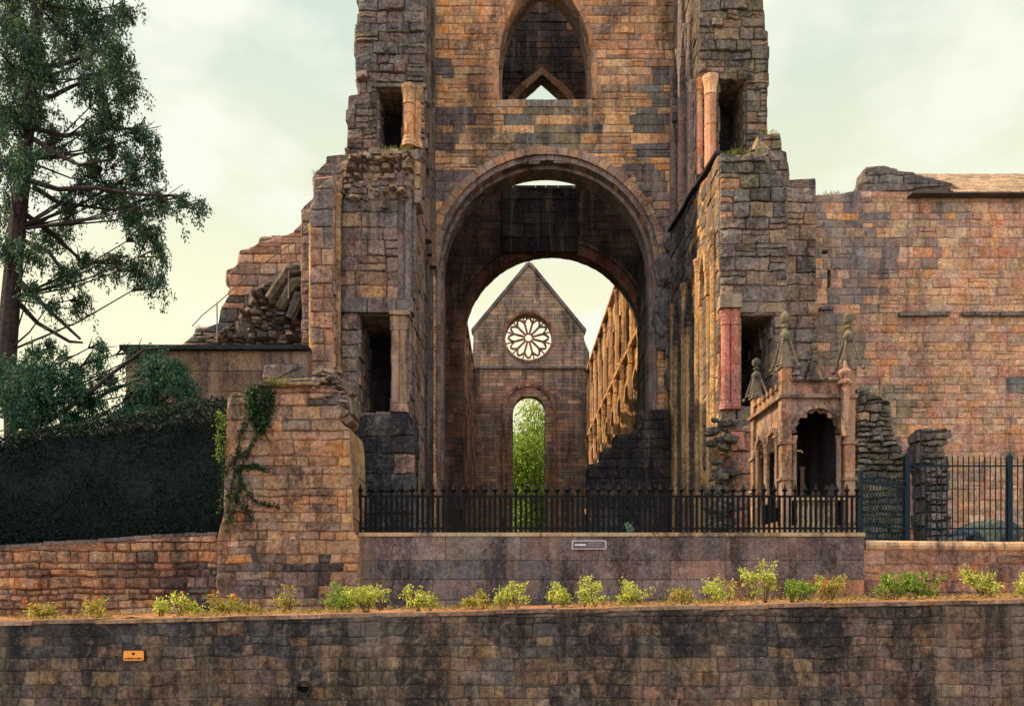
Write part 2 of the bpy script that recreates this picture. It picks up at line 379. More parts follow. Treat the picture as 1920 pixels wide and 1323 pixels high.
def semi(cx, cy, r, n=18, a0=180, a1=0, ry=None):
    ry = ry or r
    return [(cx+r*math.cos(R(a0+(a1-a0)*k/n)), cy+ry*math.sin(R(a0+(a1-a0)*k/n))) for k in range(n+1)]
def pointed(cx, cy, h, ap, n=7):
    Rr = (h*h+ap*ap)/(2*h); am = math.degrees(math.asin(min(1, ap/Rr))) if ap <= Rr else 90
    l = [(cx-h+Rr-Rr*math.cos(R(am*k/n)), cy+Rr*math.sin(R(am*k/n))) for k in range(n+1)]
    return l+[(2*cx-a, b) for a, b in l[::-1][1:]]
def ring(mb, fr, path, w, n0, n1, col, joint=0.01, width2=None):
    """voussoirs along a path of inner-edge points; w = radial width, from depth n0 (back) to n1 (front)"""
    for i in range(len(path)-1):
        a, b = path[i], path[i+1]
        def nrm(i_):
            p0 = path[max(0, i_-1)]; p1 = path[min(len(path)-1, i_+1)]
            d = Vector((p1[0]-p0[0], p1[1]-p0[1])).normalized(); return Vector((-d.y, d.x))
        na, nb = nrm(i), nrm(i+1)
        ww = w*U(0.95, 1.05); j = joint; t = Vector((b[0]-a[0], b[1]-a[1])).normalized()
        A = Vector(a)+t*j; B = Vector(b)-t*j
        f = n1+U(-0.012, 0.02)
        q = [A, B, B+nb*ww, A+na*ww]
        vs = [fr.p(p_.x, p_.y, n0) for p_ in q]+[fr.p(p_.x, p_.y, f) for p_ in q]
        mb.add(vs, [(4, 5, 6, 7), (0, 1, 5, 4), (1, 2, 6, 5), (2, 3, 7, 6), (3, 0, 4, 7), (0, 3, 2, 1)], col(a[0], a[1]))
def shaft(mb, x, y, z0, z1, r, col, drum=0.7, cap=True, base=True, n=10, jit=0.06):
    z = z0
    if base: mb.lathe((x, y, z0), [(r*1.35, 0), (r*1.35, r*0.7), (r*1.15, r*1.1), (r*1.2, r*1.4), (r, r*1.8)], col(x, z0), n); z = z0+r*1.8
    zt = z1-(r*3.2 if cap else 0)
    while z < zt-0.02:
        h = min(zt-z, drum*U(0.7, 1.3)); rr = r*U(1-jit, 1+jit*0.5)
        mb.lathe((x+U(-1, 1)*r*jit*0.6, y, z), [(rr*0.9, 0), (rr, 0.03), (rr*U(0.94, 1.0), h/2), (rr, h-0.03), (rr*0.9, h)], col(x, z), n); z += h
    if cap: mb.lathe((x, y, zt), [(r, 0), (r*1.12, r*0.15), (r*1.02, r*0.4), (r*1.08, r*1.5), (r*1.3, r*2.4), (r*1.36, r*2.5), (r*1.36, r*3.2)], col(x, zt), n)
def rock(mb, c, s, col, seed=None, turn=1.0):
    rr_k = random.Random(seed if seed is not None else rnd.random())
    sd = rr_k.random()*100; bm = bmesh.new(); bmesh.ops.create_icosphere(bm, subdivisions=2, radius=1)
    from mathutils import Euler
    e = Euler((rr_k.uniform(-.25, .25)*turn, rr_k.uniform(-.3, .3)*turn, rr_k.uniform(-.8, .8)*turn)); vs = []
    for v in bm.verts:
        p = v.co.copy(); m = max(abs(p.x), abs(p.y), abs(p.z)); p = p*(0.25+0.62/m)
        p *= 1+0.30*noise.noise(p*1.1+Vector((sd, 0, 0)))+0.12*noise.noise(p*3.3+Vector((0, sd, 0)))
        p = Vector((p.x*s[0], p.y*s[1], p.z*s[2])); p.rotate(e); vs.append((c[0]+p.x, c[1]+p.y, c[2]+p.z))
    mb.add(vs, [tuple(v.index for v in f.verts) for f in bm.faces], col); bm.free()
def in_poly(poly, u, v): return any(a < u < b for a, b in intervals([poly], v))
def rubble(mb, D, poly_px, n, smin, smax, col, proud=0.15, flat=0.7):
    poly = px(D, poly_px); us = [p[0] for p in poly]; vs = [p[1] for p in poly]; k = 0; t = 0
    while k < n and t < n*30:
        t += 1; u, v = U(min(us), max(us)), U(min(vs), max(vs))
        if not in_poly(poly, u, v): continue
        s = U(smin, smax); rock(mb, (u, D-U(0, proud), v), (s*U(0.8, 1.5), s, s*flat*U(0.7, 1.2)), col(u, v)); k += 1
def jag(pts, step=0.3, amp=0.08):
    """break a line of (u,v) points into stone-sized steps"""
    out = [pts[0]]
    for a, b in zip(pts[:-1], pts[1:]):
        ln = math.hypot(b[0]-a[0], b[1]-a[1]); k = max(1, int(ln/step))
        for j in range(1, k):
            t = (j+U(-0.25, 0.25))/k; out.append((a[0]+(b[0]-a[0])*t+U(-amp, amp), a[1]+(b[1]-a[1])*t+U(-amp, amp)))
        out.append(b)
    return out
GZ = 2.3       # abbey ground level

# ---------------------------------------------------------------- ground, street, bed
mb = MB(); mb.box((-1500, -1500, -1.0), (1500, 2500, 0.0), s2l((118, 112, 104))); tag(mb.build('ground', M_asphalt), kind='structure')
mb = MB(); mb.box((-160, 15.65, 0.02), (160, 190, GZ-0.25), s2l((78, 92, 48))); tag(mb.build('lawn', M_grass), kind='structure')

def zbed(x):   # bed level climbs gently to the right
    return 1.27+(x+6.4)*(1.555-1.27)/12.8
# ================================================================= CROSSING TOWER
tower = thing('crossing_tower', 'tall orange and grey sandstone crossing tower with wide round arch and pointed window', 'tower')
DN = 31.0
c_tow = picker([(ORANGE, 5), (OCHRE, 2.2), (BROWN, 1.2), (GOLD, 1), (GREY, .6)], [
    (1025, 290, 150, 70, [(GREY, 4), (OLIVE, 2), (OCHRE, 2), (BROWN, 1)], 0.7),
    (1022, 235, 95, 55, [(GREY, 5), (OLIVE, 2.5), (OCHRE, .8)], 0.9),
    (835, 150, 24, 50, [(GREY, 4)], 0.9), (850, 250, 60, 50, [(DARK, .6), (GREY, 3), (BROWN, 2)], 0.6),
    (1240, 230, 45, 120, [(GREY, 3), (DARK, .5), (OLIVE, 1)], 0.7), (1215, 330, 70, 60, [(GREY, 4), (BROWN, 2)], 0.5),
    (880, 30, 90, 60, [(ORANGE, 4), (GOLD, 1)], 0.9), (1180, 60, 60, 90, [(ORANGE, 3), (BROWN, 2), (GREY, 1.4)], 0.6),  # upper-left zone: orange bounce glow painted into the stones
    (840, 380, 60, 70, [(MAUVE, 3), (DARK, 1), (GREY, 2)], 0.8), (1200, 420, 70, 60, [(MAUVE, 3), (GREY, 3)], 0.8)], DN)
fN = face(DN)
acx = X(1025, DN); ar = 4.20; acz = Z(504, DN)
arch_hole = [(acx-ar, GZ-.3)]+semi(acx, acz, ar, 30)+[(acx+ar, GZ-.3)]
wcx = X(1022, DN); wh = 87*DN/F; wsp = Z(118, DN)
wpath = [(wcx-wh, Z(187, DN))]+pointed(wcx, wsp, wh, 165*DN/F, 8)+[(wcx+wh, Z(187, DN))]
outer = [(X(690, DN), GZ-.3)]+[arch_hole[0]]+arch_hole[1:-1]+[arch_hole[-1]]+[(X(1405, DN), GZ-.3), (X(1405, DN), 36), (X(690, DN), 36)]
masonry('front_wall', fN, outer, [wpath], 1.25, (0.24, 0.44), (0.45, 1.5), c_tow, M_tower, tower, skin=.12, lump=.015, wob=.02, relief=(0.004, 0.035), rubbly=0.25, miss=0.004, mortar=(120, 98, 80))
# great arch: hood, recessed order, voussoirs
c_ring = picker([(BROWN, 2), (ORANGE, 1.2), (MAUVE, 2), (OCHRE, 1.5)]); c_ring_d = picker([(GREY, 3), (MAUVE, 2), (BROWN, 2), (DARK, 1)])
mb = MB(); ring(mb, fN, semi(acx, acz, ar+0.17, 34), 0.30, -0.3, 0.16, c_ring); mb.build('arch_hood', M_tower, tower)
mb = MB(); ring(mb, fN, semi(acx, acz, ar-0.02, 44), 0.20, -0.9, 0.05, c_ring_d)
ring(mb, fN, [(a, b) for a, b in semi(acx, acz, ar-0.18, 60)], 0.14, -1.15, -0.30, c_ring_d, joint=0.0); mb.build('arch_ring', M_tower, tower)
for sx in (-1, 1):
    mb = MB(); zz = GZ-.3
    while zz < acz-0.05:
        h = min(U(0.3, 0.45), acz-zz); a = acx+sx*(ar-0.18); b = acx+sx*(ar+0.1)
        mb.box((min(a, b), DN+0.30, zz), (max(a, b), DN+1.15, zz+h-0.012), c_ring_d(0, 0), 0.008); zz += h
    for q in range(3): shaft(mb, acx+sx*(ar+0.02), DN+0.05+0.33*q, GZ-.3, acz, 0.11, c_ring_d, 0.6)
    mb.build('arch_jamb', M_tower, tower)
mb = MB()                                     # window order
ring(mb, fN, [(a, b) for a, b in wpath], 0.22, -0.25, 0.05, picker([(ORANGE, 2), (BROWN, 2)]))
ring(mb, fN, [(wcx+(a-wcx)*0.93, b) for a, b in wpath], 0.16, -1.1, -0.35, picker([(BROWN, 2), (GREY, 2), (OLIVE, 1)])); mb.build('window_frame', M_tower, tower)
# far wall of the crossing
DF = 41.0; fF = face(DF)
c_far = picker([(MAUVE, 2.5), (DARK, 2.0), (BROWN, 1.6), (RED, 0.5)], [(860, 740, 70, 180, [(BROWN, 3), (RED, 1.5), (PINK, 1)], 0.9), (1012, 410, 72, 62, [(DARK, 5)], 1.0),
    (1000, 90, 80, 90, [(DARK, 5), (BROWN, 1)], 0.9), (1080, 30, 30, 40, [(ORANGE, 2), (RED, 2)], 0.9), (1185, 560, 60, 120, [(DARK, 3), (MAUVE, 1)], .8)], DF)  # zones paint the dim window interior and its orange-lit corner
DB = DF+.8; fcx = X(1033.5, DB); frd = 163.5*DB/F; fcz = Z(647, DB)
wx = X(1012, DF)
lanc = [(X(941, DF), Z(352, DF)), (X(941, DB), Z(262, DB)), (X(950, DB), Z(235, DB)), (X(968, DB), Z(205, DB)), (X(985, DB), Z(186, DB)), (X(1015, DB), Z(160, DB)), (X(1044, DB), Z(186, DB)),
        (X(1062, DB), Z(205, DB)), (X(1076, DB), Z(235, DB)), (X(1083, DB), Z(262, DB)), (X(1083, DF), Z(352, DF))]
fouter = [(X(780, DF), GZ-.3), (fcx-frd, GZ-.3)]+semi(fcx, fcz, frd, 30)+[(fcx+frd, GZ-.3), (X(1290, DF), GZ-.3), (X(1290, DF), 36), (X(780, DF), 36)]
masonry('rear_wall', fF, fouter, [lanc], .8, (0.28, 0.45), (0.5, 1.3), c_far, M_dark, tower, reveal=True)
mb = MB(); ring(mb, fF, semi(fcx, fcz, frd, 44), 0.5, -.78, 0.06, picker([(RED, 2), (BROWN, 3), (MAUVE, 1)]))
ring(mb, fF, semi(fcx, fcz, frd+0.5, 40), 0.16, -0.2, 0.16, picker([(MAUVE, 2), (DARK, 1)])); mb.build('inner_arch_ring', M_tower, tower)
mb = MB(); ring(mb, fF, lanc, 0.34, -.78, 0.12, picker([(BROWN, 3), (OCHRE, 1)])); mb.build('inner_window_frame', M_tower, tower)
mb = MB(); c_ = picker([(DARK, 4), (GREY, .5)])
masonry('', face(DF-0.25), px(DF-0.25, [(941, 472), (1082, 472), (1083, 354), (941, 351)]), (), 0.24, (0.5, 0.9), (0.8, 1.6), c_, mb=mb, mortar=(40, 38, 40)); mb.build('blocked_panel', M_dark, tower)
# side walls and roof of the crossing
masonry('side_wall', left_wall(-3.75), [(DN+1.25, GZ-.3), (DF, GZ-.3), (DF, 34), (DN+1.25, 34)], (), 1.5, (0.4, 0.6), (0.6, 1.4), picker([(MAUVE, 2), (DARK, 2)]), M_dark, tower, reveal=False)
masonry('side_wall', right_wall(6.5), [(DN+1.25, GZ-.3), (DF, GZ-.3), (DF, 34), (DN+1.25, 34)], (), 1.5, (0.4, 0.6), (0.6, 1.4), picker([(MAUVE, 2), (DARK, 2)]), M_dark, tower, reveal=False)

# ================================================================= NAVE
gable = thing('nave_gable', 'pointed gable wall with a white rose window seen through the arches', 'gable wall')
DG = 72.0; fG = face(DG)
c_g = picker([(GREY, 3), (BROWN, 3), (OCHRE, 1.5), (MAUVE, 1), (OLIVE, 1)], [(950, 730, 80, 40, [(PINK, 2), (BROWN, 3)], .7), (1070, 800, 60, 110, [(DARK, 1), (GREY, 3), (BROWN, 1)], .7), (900, 840, 50, 110, [(DARK, 1), (BROWN, 2), (GREY, 2)], .7)], DG)
rcx, rcz, rr = X(991, DG), Z(631, DG), 44*DG/F
circ = [(rcx+rr*math.cos(2*math.pi*k/36), rcz+rr*math.sin(2*math.pi*k/36)) for k in range(36)]
dcx, dh = X(992, DG), 30*DG/F
door = [(dcx-dh, GZ-.3)]+semi(dcx, Z(770, DG), dh, 16)+[(dcx+dh, GZ-.3)]
go = [(X(884, DG), GZ-.3)]+door+px(DG, [(1104, 1080), (1105, 660), (1096, 640), (1094, 622), (992, 498), (888, 622), (887, 650), (884, 690)])
go[-8] = (go[-8][0], GZ-.3)
masonry('gable_wall', fG, go, [circ], 1.3, (0.25, 0.36), (0.5, 1.5), c_g, M_tower, gable, reveal=False, joint=0.02)
mb = MB(); c_red = picker([(RED, 2), (BROWN, 3), (PINK, 2)])
for k, (rad, w, n1) in enumerate(((dh, 0.55, -0.55), (dh+0.42, 0.32, -0.15), (dh+0.72, 0.28, 0.12))):
    c_rr = picker([(GOLD, 3), (OCHRE, 1)]) if k == 0 else c_red; ring(mb, fG, semi(dcx, Z(770, DG), rad, 26), w, -1.3 if k == 0 else -0.6, n1+0.1, c_rr)
    for sx in (-1, 1):
        z_ = GZ-.3
        while z_ < Z(770, DG)-.05:
            h = min(0.55, Z(770, DG)-z_); a, b = dcx+sx*rad, dcx+sx*(rad+w-0.03)
            mb.box((min(a, b), DG-n1-0.1, z_), (max(a, b), DG+(1.3 if k == 0 else .6), z_+h-.02), c_rr(0, 0)); z_ += h
mb.build('doorway_arch', M_nave, gable)
mb = MB(); c_t = s2l((150, 84, 66))
for k in range(12):                                    # rose window: hub, spokes, petal arches, rim
    a = 2*math.pi*(k+.5)/12
    d = Vector((math.cos(a), 0, math.sin(a))); cen = Vector((rcx, DG+.35, rcz))
    mb.tube([cen+d*rr*.2, cen+d*rr*.66], 0.105, c_t, 6)
    a2 = 2*math.pi*(k+1)/12; d2 = Vector((math.cos(a2), 0, math.sin(a2)))
    a3 = 2*math.pi*(k+1.5)/12; d3 = Vector((math.cos(a3), 0, math.sin(a3)))
    pts = []
    for j in range(9):
        t = j/8; p0, p1, p2 = d*rr*.64, d2*rr*1.10, d3*rr*.64
        pts.append(cen+p0*(1-t)**2+p1*2*t*(1-t)+p2*t*t)
    mb.tube(pts, 0.105, c_t, 6)
    mb.tube([cen+d*rr*.66, cen+d*rr*.98], 0.07, c_t, 6)
mb.tube([cen+Vector((math.cos(t*math.pi/12), 0, math.sin(t*math.pi/12)))*rr*.17 for t in range(25)], 0.07, c_t, 6)
mb.build('rose_tracery', M_mon, gable)
mb = MB(); ring(mb, fG, [(rcx+rr*math.cos(-2*math.pi*k/32), rcz+rr*math.sin(-2*math.pi*k/32)) for k in range(33)], 0.22, -1.0, 0.12, picker([(RED, 2), (BROWN, 2)])); mb.build('rose_rim', M_mon, gable)
mb = MB(); cc_ = s2l((92, 82, 78))
for (a, b) in (((888, 622), (992, 497)), ((992, 497), (1095, 622))):
    A, B = P(*a, DG), P(*b, DG); d = (B-A).normalized(); nn = Vector((-d.z, 0, d.x))*0.28
    vs = []
    for q in (A, B):
        for yy in (DG-.15, DG+1.4):
            for w in (0, 1): vs.append(Vector((q.x, yy, q.z))+nn*w)
    mb.add(vs, [(0, 1, 3, 2), (4, 6, 7, 5), (0, 4, 5, 1), (2, 3, 7, 6), (0, 2, 6, 4), (1, 5, 7, 3)], cc_)
mb.box((X(886, DG), DG-.28, Z(692, DG)), (X(1104, DG), DG-.01, Z(687, DG)), cc_); mb.build('coping', M_tower, gable)
mb = MB(); mb.tube([P(992, 500, DG+.5), P(992, 486, DG+.5)], [.1, .05], cc_, 6); mb.box((X(992, DG)-.25, DG+.4, Z(491, DG)), (X(992, DG)+.25, DG+.6, Z(490, DG)+.05), cc_); mb.build('finial', M_tower, gable)

def nave_side(fr, xs, label, zt, d0, d1, colr, side):
    t = thing('nave_wall', label, 'nave wall')
    bays = 9; pitch = (d1-d0)/bays; holes = []
    for k in range(bays):
        c = d0+pitch*(k+.5)
        holes.append([(c-.95, GZ+.2)]+pointed(c, 7.2, .95, 1.6, 5)+[(c+.95, GZ+.2)])
        holes.append([(c-.75, 10.4)]+semi(c, 13.2, .75, 8)+[(c+.75, 10.4)])
        for q in (-.55, .55): holes.append([(c+q-.32, 16.6)]+pointed(c+q, 19.4, .32, .8, 4)+[(c+q+.32, 16.6)])
    masonry('wall', fr, [(d0, GZ-.3), (d1, GZ-.3), (d1, zt), (d0, zt)], holes, 1.3, (0.4, 0.6), (0.7, 1.6), colr, M_nave, t, reveal=False, joint=0.02)
    for k in range(bays+1):
        y = d0+pitch*k
        m = MB(); shaft(m, xs-side*.1, y, GZ-.3, 9.0, .42, colr, 1.2); shaft(m, xs-side*.05, y, 9.0, 15.6, .26, colr, 1.2, base=False); shaft(m, xs-side*.02, y, 15.6, 21.5, .2, colr, 1.2, base=False)
        m.build('shaft', M_nave, t)
    m = MB()
    for z_ in (9.7, 15.7, 21.6):
        y_ = d0
        while y_ < d1-.1:
            m.box((min(xs-.28, xs+.28), y_, z_), (max(xs-.28, xs+.28), min(d1, y_+1.6)-.03, z_+.22), colr(0, 0)); y_ += 1.6
    m.build('string_course', M_nave, t)
    m = MB()
    for k in range(bays):
        c = d0+pitch*(k+.5)
        for s_ in (-1, 1): shaft(m, xs-side*.0, c+s_*1.0, 10.3, 13.4, .14, colr, 1); shaft(m, xs, c+s_*1.0, 16.4, 19.6, .11, colr, 1); shaft(m, xs-side*.08, c+s_*1.12, GZ-.2, 7.6, .16, colr, 1)
        ring(m, fr, semi(c, 13.2, .8, 10), .3, -.1, .22, colr); ring(m, fr, pointed(c, 7.2, 1.0, 1.7, 6), .35, -.1, .25, colr)
    m.build('arcade_moulding', M_nave, t)
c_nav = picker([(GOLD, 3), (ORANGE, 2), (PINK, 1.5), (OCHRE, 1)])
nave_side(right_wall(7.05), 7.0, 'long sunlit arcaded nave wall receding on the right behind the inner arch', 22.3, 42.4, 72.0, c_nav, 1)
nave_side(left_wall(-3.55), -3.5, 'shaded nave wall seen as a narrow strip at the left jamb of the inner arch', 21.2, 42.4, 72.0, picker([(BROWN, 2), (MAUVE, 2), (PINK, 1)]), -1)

# stepped ruined screen low in the arch
mb = MB(); scr = px(29, [(1104, 1060), (1104, 872), (1129, 868), (1131, 842), (1153, 838), (1153, 816), (1198, 812), (1199, 769), (1256, 768), (1256, 1060)])
o = masonry('stepped_wall', face(29), scr, (), 1.0, (0.25, 0.4), (0.5, 1.3), picker([(DARK, 4), (GREY, 1), (MAUVE, 1)]), M_plinth)
tag(o, 'low dark wall rising in steps to the right inside the great arch', 'wall')

# ================================================================= CHOIR WALL LEFT
chl = thing('choir_wall', 'ruined left choir wall with tall dark niche, twin shafts and rubble on its broken top', 'ruined wall')
D1 = 23.0
c_cl = picker([(MAUVE, 3), (BROWN, 1), (GREY, 4.5), (PINK, .5), (OCHRE, 1)], [(700, 470, 60, 80, [(MAUVE, 4), (BROWN, 2)], .7), (730, 850, 70, 80, [(DARK, 4), (GREY, 3)], .9), (700, 545, 60, 20, [(OCHRE, 3), (PINK, 1)], .6)], D1)
o_ = px(D1, [(640, 1069), (640, 384)])+jag(px(D1, [(640, 384), (660, 345), (700, 335), (735, 330), (768, 318)]), .3, .06)+px(D1, [(768, 318), (768, 1069)])
nich = px(D1, [(672, 775), (735, 775), (735, 589), (672, 589)])
masonry('lower_pier', face(D1), o_, [nich], 2.6, (0.3, 0.5), (0.45, 1.0), c_cl, M_pier, chl, skin=.06, lump=.05, wob=.022, relief=(0.01, 0.08), rubbly=.2, jit=.01, joint=.012, revlen=.5)
mb = MB(); masonry('', face(D1+1.9), px(D1+1.9, [(655, 800), (748, 800), (748, 570), (655, 570)]), (), .4, (.3, .5), (.5, 1), picker([(DARK, 3), (GREY, 1)]), mb=mb, reveal=False); mb.build('niche_back', M_recess, chl)
mb = MB(); c_l = picker([(GREY, 3), (MAUVE, 1)])
for a, b in ((640, 690), (691, 745), (746, 776)): mb.box((X(a, D1), D1-.16, Z(588, D1)), (X(b, D1)-.01, D1+.3, Z(562, D1)), c_l(0, 0), .012)
mb.build('lintel', M_pier, chl)
c_sh = picker([(PINK, 3), (OCHRE, 2), (MAUVE, 1)])
for k, xx in enumerate((743, 757)):
    mb = MB(); shaft(mb, X(xx, D1), D1-.12, Z(775, D1), Z(597, D1), .125, c_sh, 1.3); mb.build('shaft', M_mon, chl)
mb = MB(); mb.box((X(733, D1), D1-.34, Z(597, D1)), (X(771, D1), D1+.2, Z(589, D1)), s2l((150, 122, 100)), .01); mb.build('abacus', M_mon, chl)
mb = MB()                                              # heavy block under the shafts
masonry('', face(D1-.55), px(D1-.55, [(664, 1075), (664, 792), (690, 778), (762, 776), (778, 795), (780, 1075)]), (), .54, (.45, .7), (.6, 1.2), picker([(DARK, 4), (GREY, 2)], [(745, 885, 30, 18, [(PINK, 3)], 1)], D1), mb=mb, skin=.08, lump=.05, wob=.04, relief=(.02, .07)); mb.build('plinth_block', M_plinth, chl)
mb = MB(); c_sg = picker([(GREY, 3), (MAUVE, 3), (DARK, 1)])
for xx, r_, dd in ((632, .10, D1-.05), (752, .10, D1-.1), (765, .11, D1-.06), (775, .10, D1+.25)):
    shaft(mb, X(xx, dd), dd, Z(562, dd), Z(345 if xx < 700 else 330, dd), r_, c_sg if xx > 700 else picker([(OCHRE, 2), (PINK, 2), (GREY, 1)]), .9, base=False)
mb.build('upper_shaft', M_pier, chl)
mb = MB()
masonry('', face(D1+.06), px(D1+.06, [(642, 392), (642, 330), (652, 318), (652, 298), (690, 286), (768, 284), (778, 300), (776, 380), (740, 392), (700, 378), (670, 398)]), (), .8, (.1, .22), (.12, .42), picker([(GREY, 3), (BROWN, 2), (OCHRE, 2.5), (OLIVE, 1.5), (MAUVE, 2), (DARK, .6)]), mb=mb, relief=(.0, .26), jit=.05, joint=.02, bev=.035, rubbly=.3, mortar=(70, 62, 56))
rubble(mb, D1+.3, [(640, 385), (655, 350), (640, 325), (648, 296), (780, 286), (784, 345), (765, 372), (700, 388)], 16, .05, .11, picker([(GREY, 3), (BROWN, 1), (OCHRE, 2), (OLIVE, 1.5), (MAUVE, 2)]), .55)
rubble(mb, D1, [(650, 375), (690, 365), (760, 350), (770, 385), (700, 400)], 10, .06, .13, picker([(OCHRE, 2), (BROWN, 1), (GREY, 2)]), .3, .5)
mb.build('rubble_core', M_pier, chl)
# backing masonry behind the rubble and stepped shoulders
o_ = px(25.2, [(566, 1055), (566, 394), (592, 392), (592, 374), (588, 330), (594, 322), (611, 320), (613, 293), (640, 290), (652, 291), (785, 283), (785, 1055)])
masonry('shoulder', face(25.2), o_, (), 1.6, (0.3, 0.48), (0.5, 1.1), picker([(MAUVE, 3), (BROWN, 2), (GREY, 2), (PINK, 1)]), M_pier, chl, skin=.08, lump=.05, wob=.04, relief=(.01, .08))
masonry('buttress', face(22.3), px(22.3, [(581, 1072), (583, 560), (580, 400), (589, 372), (590, 336), (624, 332), (626, 1072)]), (), 2.5, (.38, .6), (.35, .7), picker([(ORANGE, 2), (PINK, 2), (BROWN, 2), (MAUVE, 2)], [(605, 400, 30, 80, [(MAUVE, 3), (GREY, 2)], .9)], 22.3), M_pier, chl, skin=.07, lump=.03, wob=.03, relief=(.01, .06))
mb = MB(); shaft(mb, X(583, 22.3), 22.35, Z(695, 22.3), Z(420, 22.3), .07, picker([(GOLD, 2), (OCHRE, 2)]), .8); shaft(mb, X(633, 22.6), 22.6, Z(700, 22.6), Z(365, 22.6), .10, picker([(OCHRE, 2), (BROWN, 2)]), .8); mb.build('corner_shaft', M_pier, chl)
# receding inner wall
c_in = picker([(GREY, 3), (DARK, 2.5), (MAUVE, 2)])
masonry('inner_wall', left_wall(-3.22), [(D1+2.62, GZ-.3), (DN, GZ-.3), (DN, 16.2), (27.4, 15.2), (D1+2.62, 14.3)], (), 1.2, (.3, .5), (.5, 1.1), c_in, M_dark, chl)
for k, yy in enumerate((24.2, 25.6, 27.2, 28.6, 30.0, 30.8)):
    mb = MB(); shaft(mb, -3.15, yy, GZ-.3, 14.6 if yy < 27 else 27, .17 if k % 2 else .11, c_in, 1.0, cap=True); mb.build('wall_shaft', M_dark, chl)

# upper pier, left
upl = thing('upper_pier', 'upper left pier beside the tower with a square opening and one orange shaft', 'ruined pier')
D2 = 27.0
c_up = picker([(GREY, 4), (MAUVE, 2), (DARK, 1.5), (OLIVE, 1.6), (BROWN, 1)], [(780, 200, 40, 50, [(ORANGE, 1), (OLIVE, 1)], .6)], D2)
o_ = [(X(650, D2), Z(300, D2))]+px(D2, [(652, 250), (655, 180), (674, 178), (667, 130), (668, 50), (674, 45), (672, -120), (796, -120), (796, 300)])
masonry('pier_wall', face(D2), o_, [px(D2, [(707, 281), (757, 281), (757, 166), (707, 166)])], 1.5, (.25, .45), (.35, .9), c_up, M_pier, upl, skin=.06, lump=.06, wob=.025, relief=(.01, .12), rubbly=.4, jit=.03, joint=.014)
masonry('niche_back', face(D2+1.45), px(D2+1.45, [(690, 300), (780, 300), (780, 150), (690, 150)]), (), .4, (.3, .5), (.5, 1), picker([(DARK, 4)], [(735, 232, 60, 15, [(ORANGE, 3), (BROWN, 2)], 1)], D2+1.45), M_recess, upl, reveal=False)
mb = MB()
shaft(mb, X(768, D2), D2-.15, Z(282, D2), Z(168, D2), .2, picker([(ORANGE, 3), (OCHRE, 1)]), .9); shaft(mb, X(784, D2), D2-.05, Z(282, D2), Z(168, D2), .14, picker([(ORANGE, 2), (OCHRE, 2)]), .9); mb.build('shaft', M_tower, upl)
mb = MB(); mb.box((X(697, D2), D2-.15, Z(168, D2)), (X(800, D2), D2+.2, Z(161, D2)), s2l((110, 100, 86)), .01); mb.build('lintel', M_pier, upl)
masonry('upper_inner_wall', left_wall(X(790, D2)-.1), [(D2+1.5, 14), (DN, 14), (DN, 28), (D2+1.5, 28)], (), 1.0, (.3, .5), (.5, 1.1), c_in, M_dark, upl)
for yy, r_ in ((27.2, .14), (28.1, .18), (29.2, .12), (30.3, .17)): mb = MB(); shaft(mb, -3.02, yy, 14, 27.5, r_, picker([(DARK, 2), (GREY, 2), (BROWN, 2), (OLIVE, 1)]), 1.1); mb.build('wall_shaft', M_pier, upl)

# ================================================================= CHOIR WALL RIGHT
chr_ = thing('choir_wall', 'ruined right choir wall, its left-facing side sunlit gold, with red shafts and a dark square niche', 'ruined wall')
XR = 6.02
c_cr = picker([(GREY, 6), (MAUVE, 2), (OCHRE, 1.3), (BROWN, .5), (DARK, .5)], [(1400, 330, 80, 45, [(DARK, 2), (OLIVE, 3), (GREY, 2)], .9), (1360, 380, 22, 60, [(PINK, 2), (ORANGE, 1)], .7), (1390, 890, 60, 90, [(RED, 2), (BROWN, 2), (PINK, 1)], .8)], D1)
o_ = [(XR, GZ-.3), (X(1474, D1), GZ-.3)]+px(D1, [(1474, 350)])+jag(px(D1, [(1470, 336), (1440, 316), (1437, 292), (1400, 294), (1349, 290)]), .35, .05)
masonry('lower_pier', face(D1), o_, [px(D1, [(1383, 770), (1450, 770), (1450, 589), (1383, 589)])], 2.4, (.28, .48), (.4, .95), c_cr, M_pier, chr_, skin=.055, lump=.06, wob=.025, relief=(.01, .09), rubbly=.25, jit=.02, joint=.012)
masonry('niche_back', face(D1+2.35), px(D1+2.35, [(1340, 800), (1440, 800), (1440, 560), (1340, 560)]), (), .4, (.3, .5), (.5, 1), picker([(DARK, 3), (BROWN, 2), (OLIVE, 1)]), M_recess, chr_, reveal=False)
mb = MB()
rubble(mb, D1+.4, [(1346, 335), (1350, 292), (1395, 286), (1440, 290), (1472, 338), (1480, 375), (1400, 372)], 16, .07, .14, picker([(OLIVE, 3), (GREY, 3), (DARK, 2), (OCHRE, .6)]), .35, .6); mb.build('rubble_core', M_pier, chr_)
masonry('corner_buttress', face(D1+.35), px(D1+.35, [(1468, 1065), (1468, 338), (1529, 336), (1530, 1065)]), (), 1.8, (.3, .5), (.4, .9), picker([(GREY, 3), (MAUVE, 2), (OCHRE, 1.4), (BROWN, 1.2)]), M_pier, chr_, skin=.06, lump=.05, wob=.02, relief=(.01, .08), rubbly=.2)
masonry('stepped_top', face(D1+1.0), px(D1+1.0, [(1405, 360), (1405, 298), (1421, 292), (1422, 254), (1462, 251), (1466, 282), (1474, 285), (1478, 330), (1480, 360)]), (), 1.0, (.25, .4), (.35, .7), picker([(GREY, 3), (OLIVE, 2), (OCHRE, 2)]), M_pier, chr_, skin=.07, lump=.05, wob=.04, relief=(.01, .08), jit=.02)
mb = MB(); c_l = picker([(GREY, 3), (OCHRE, 1)])
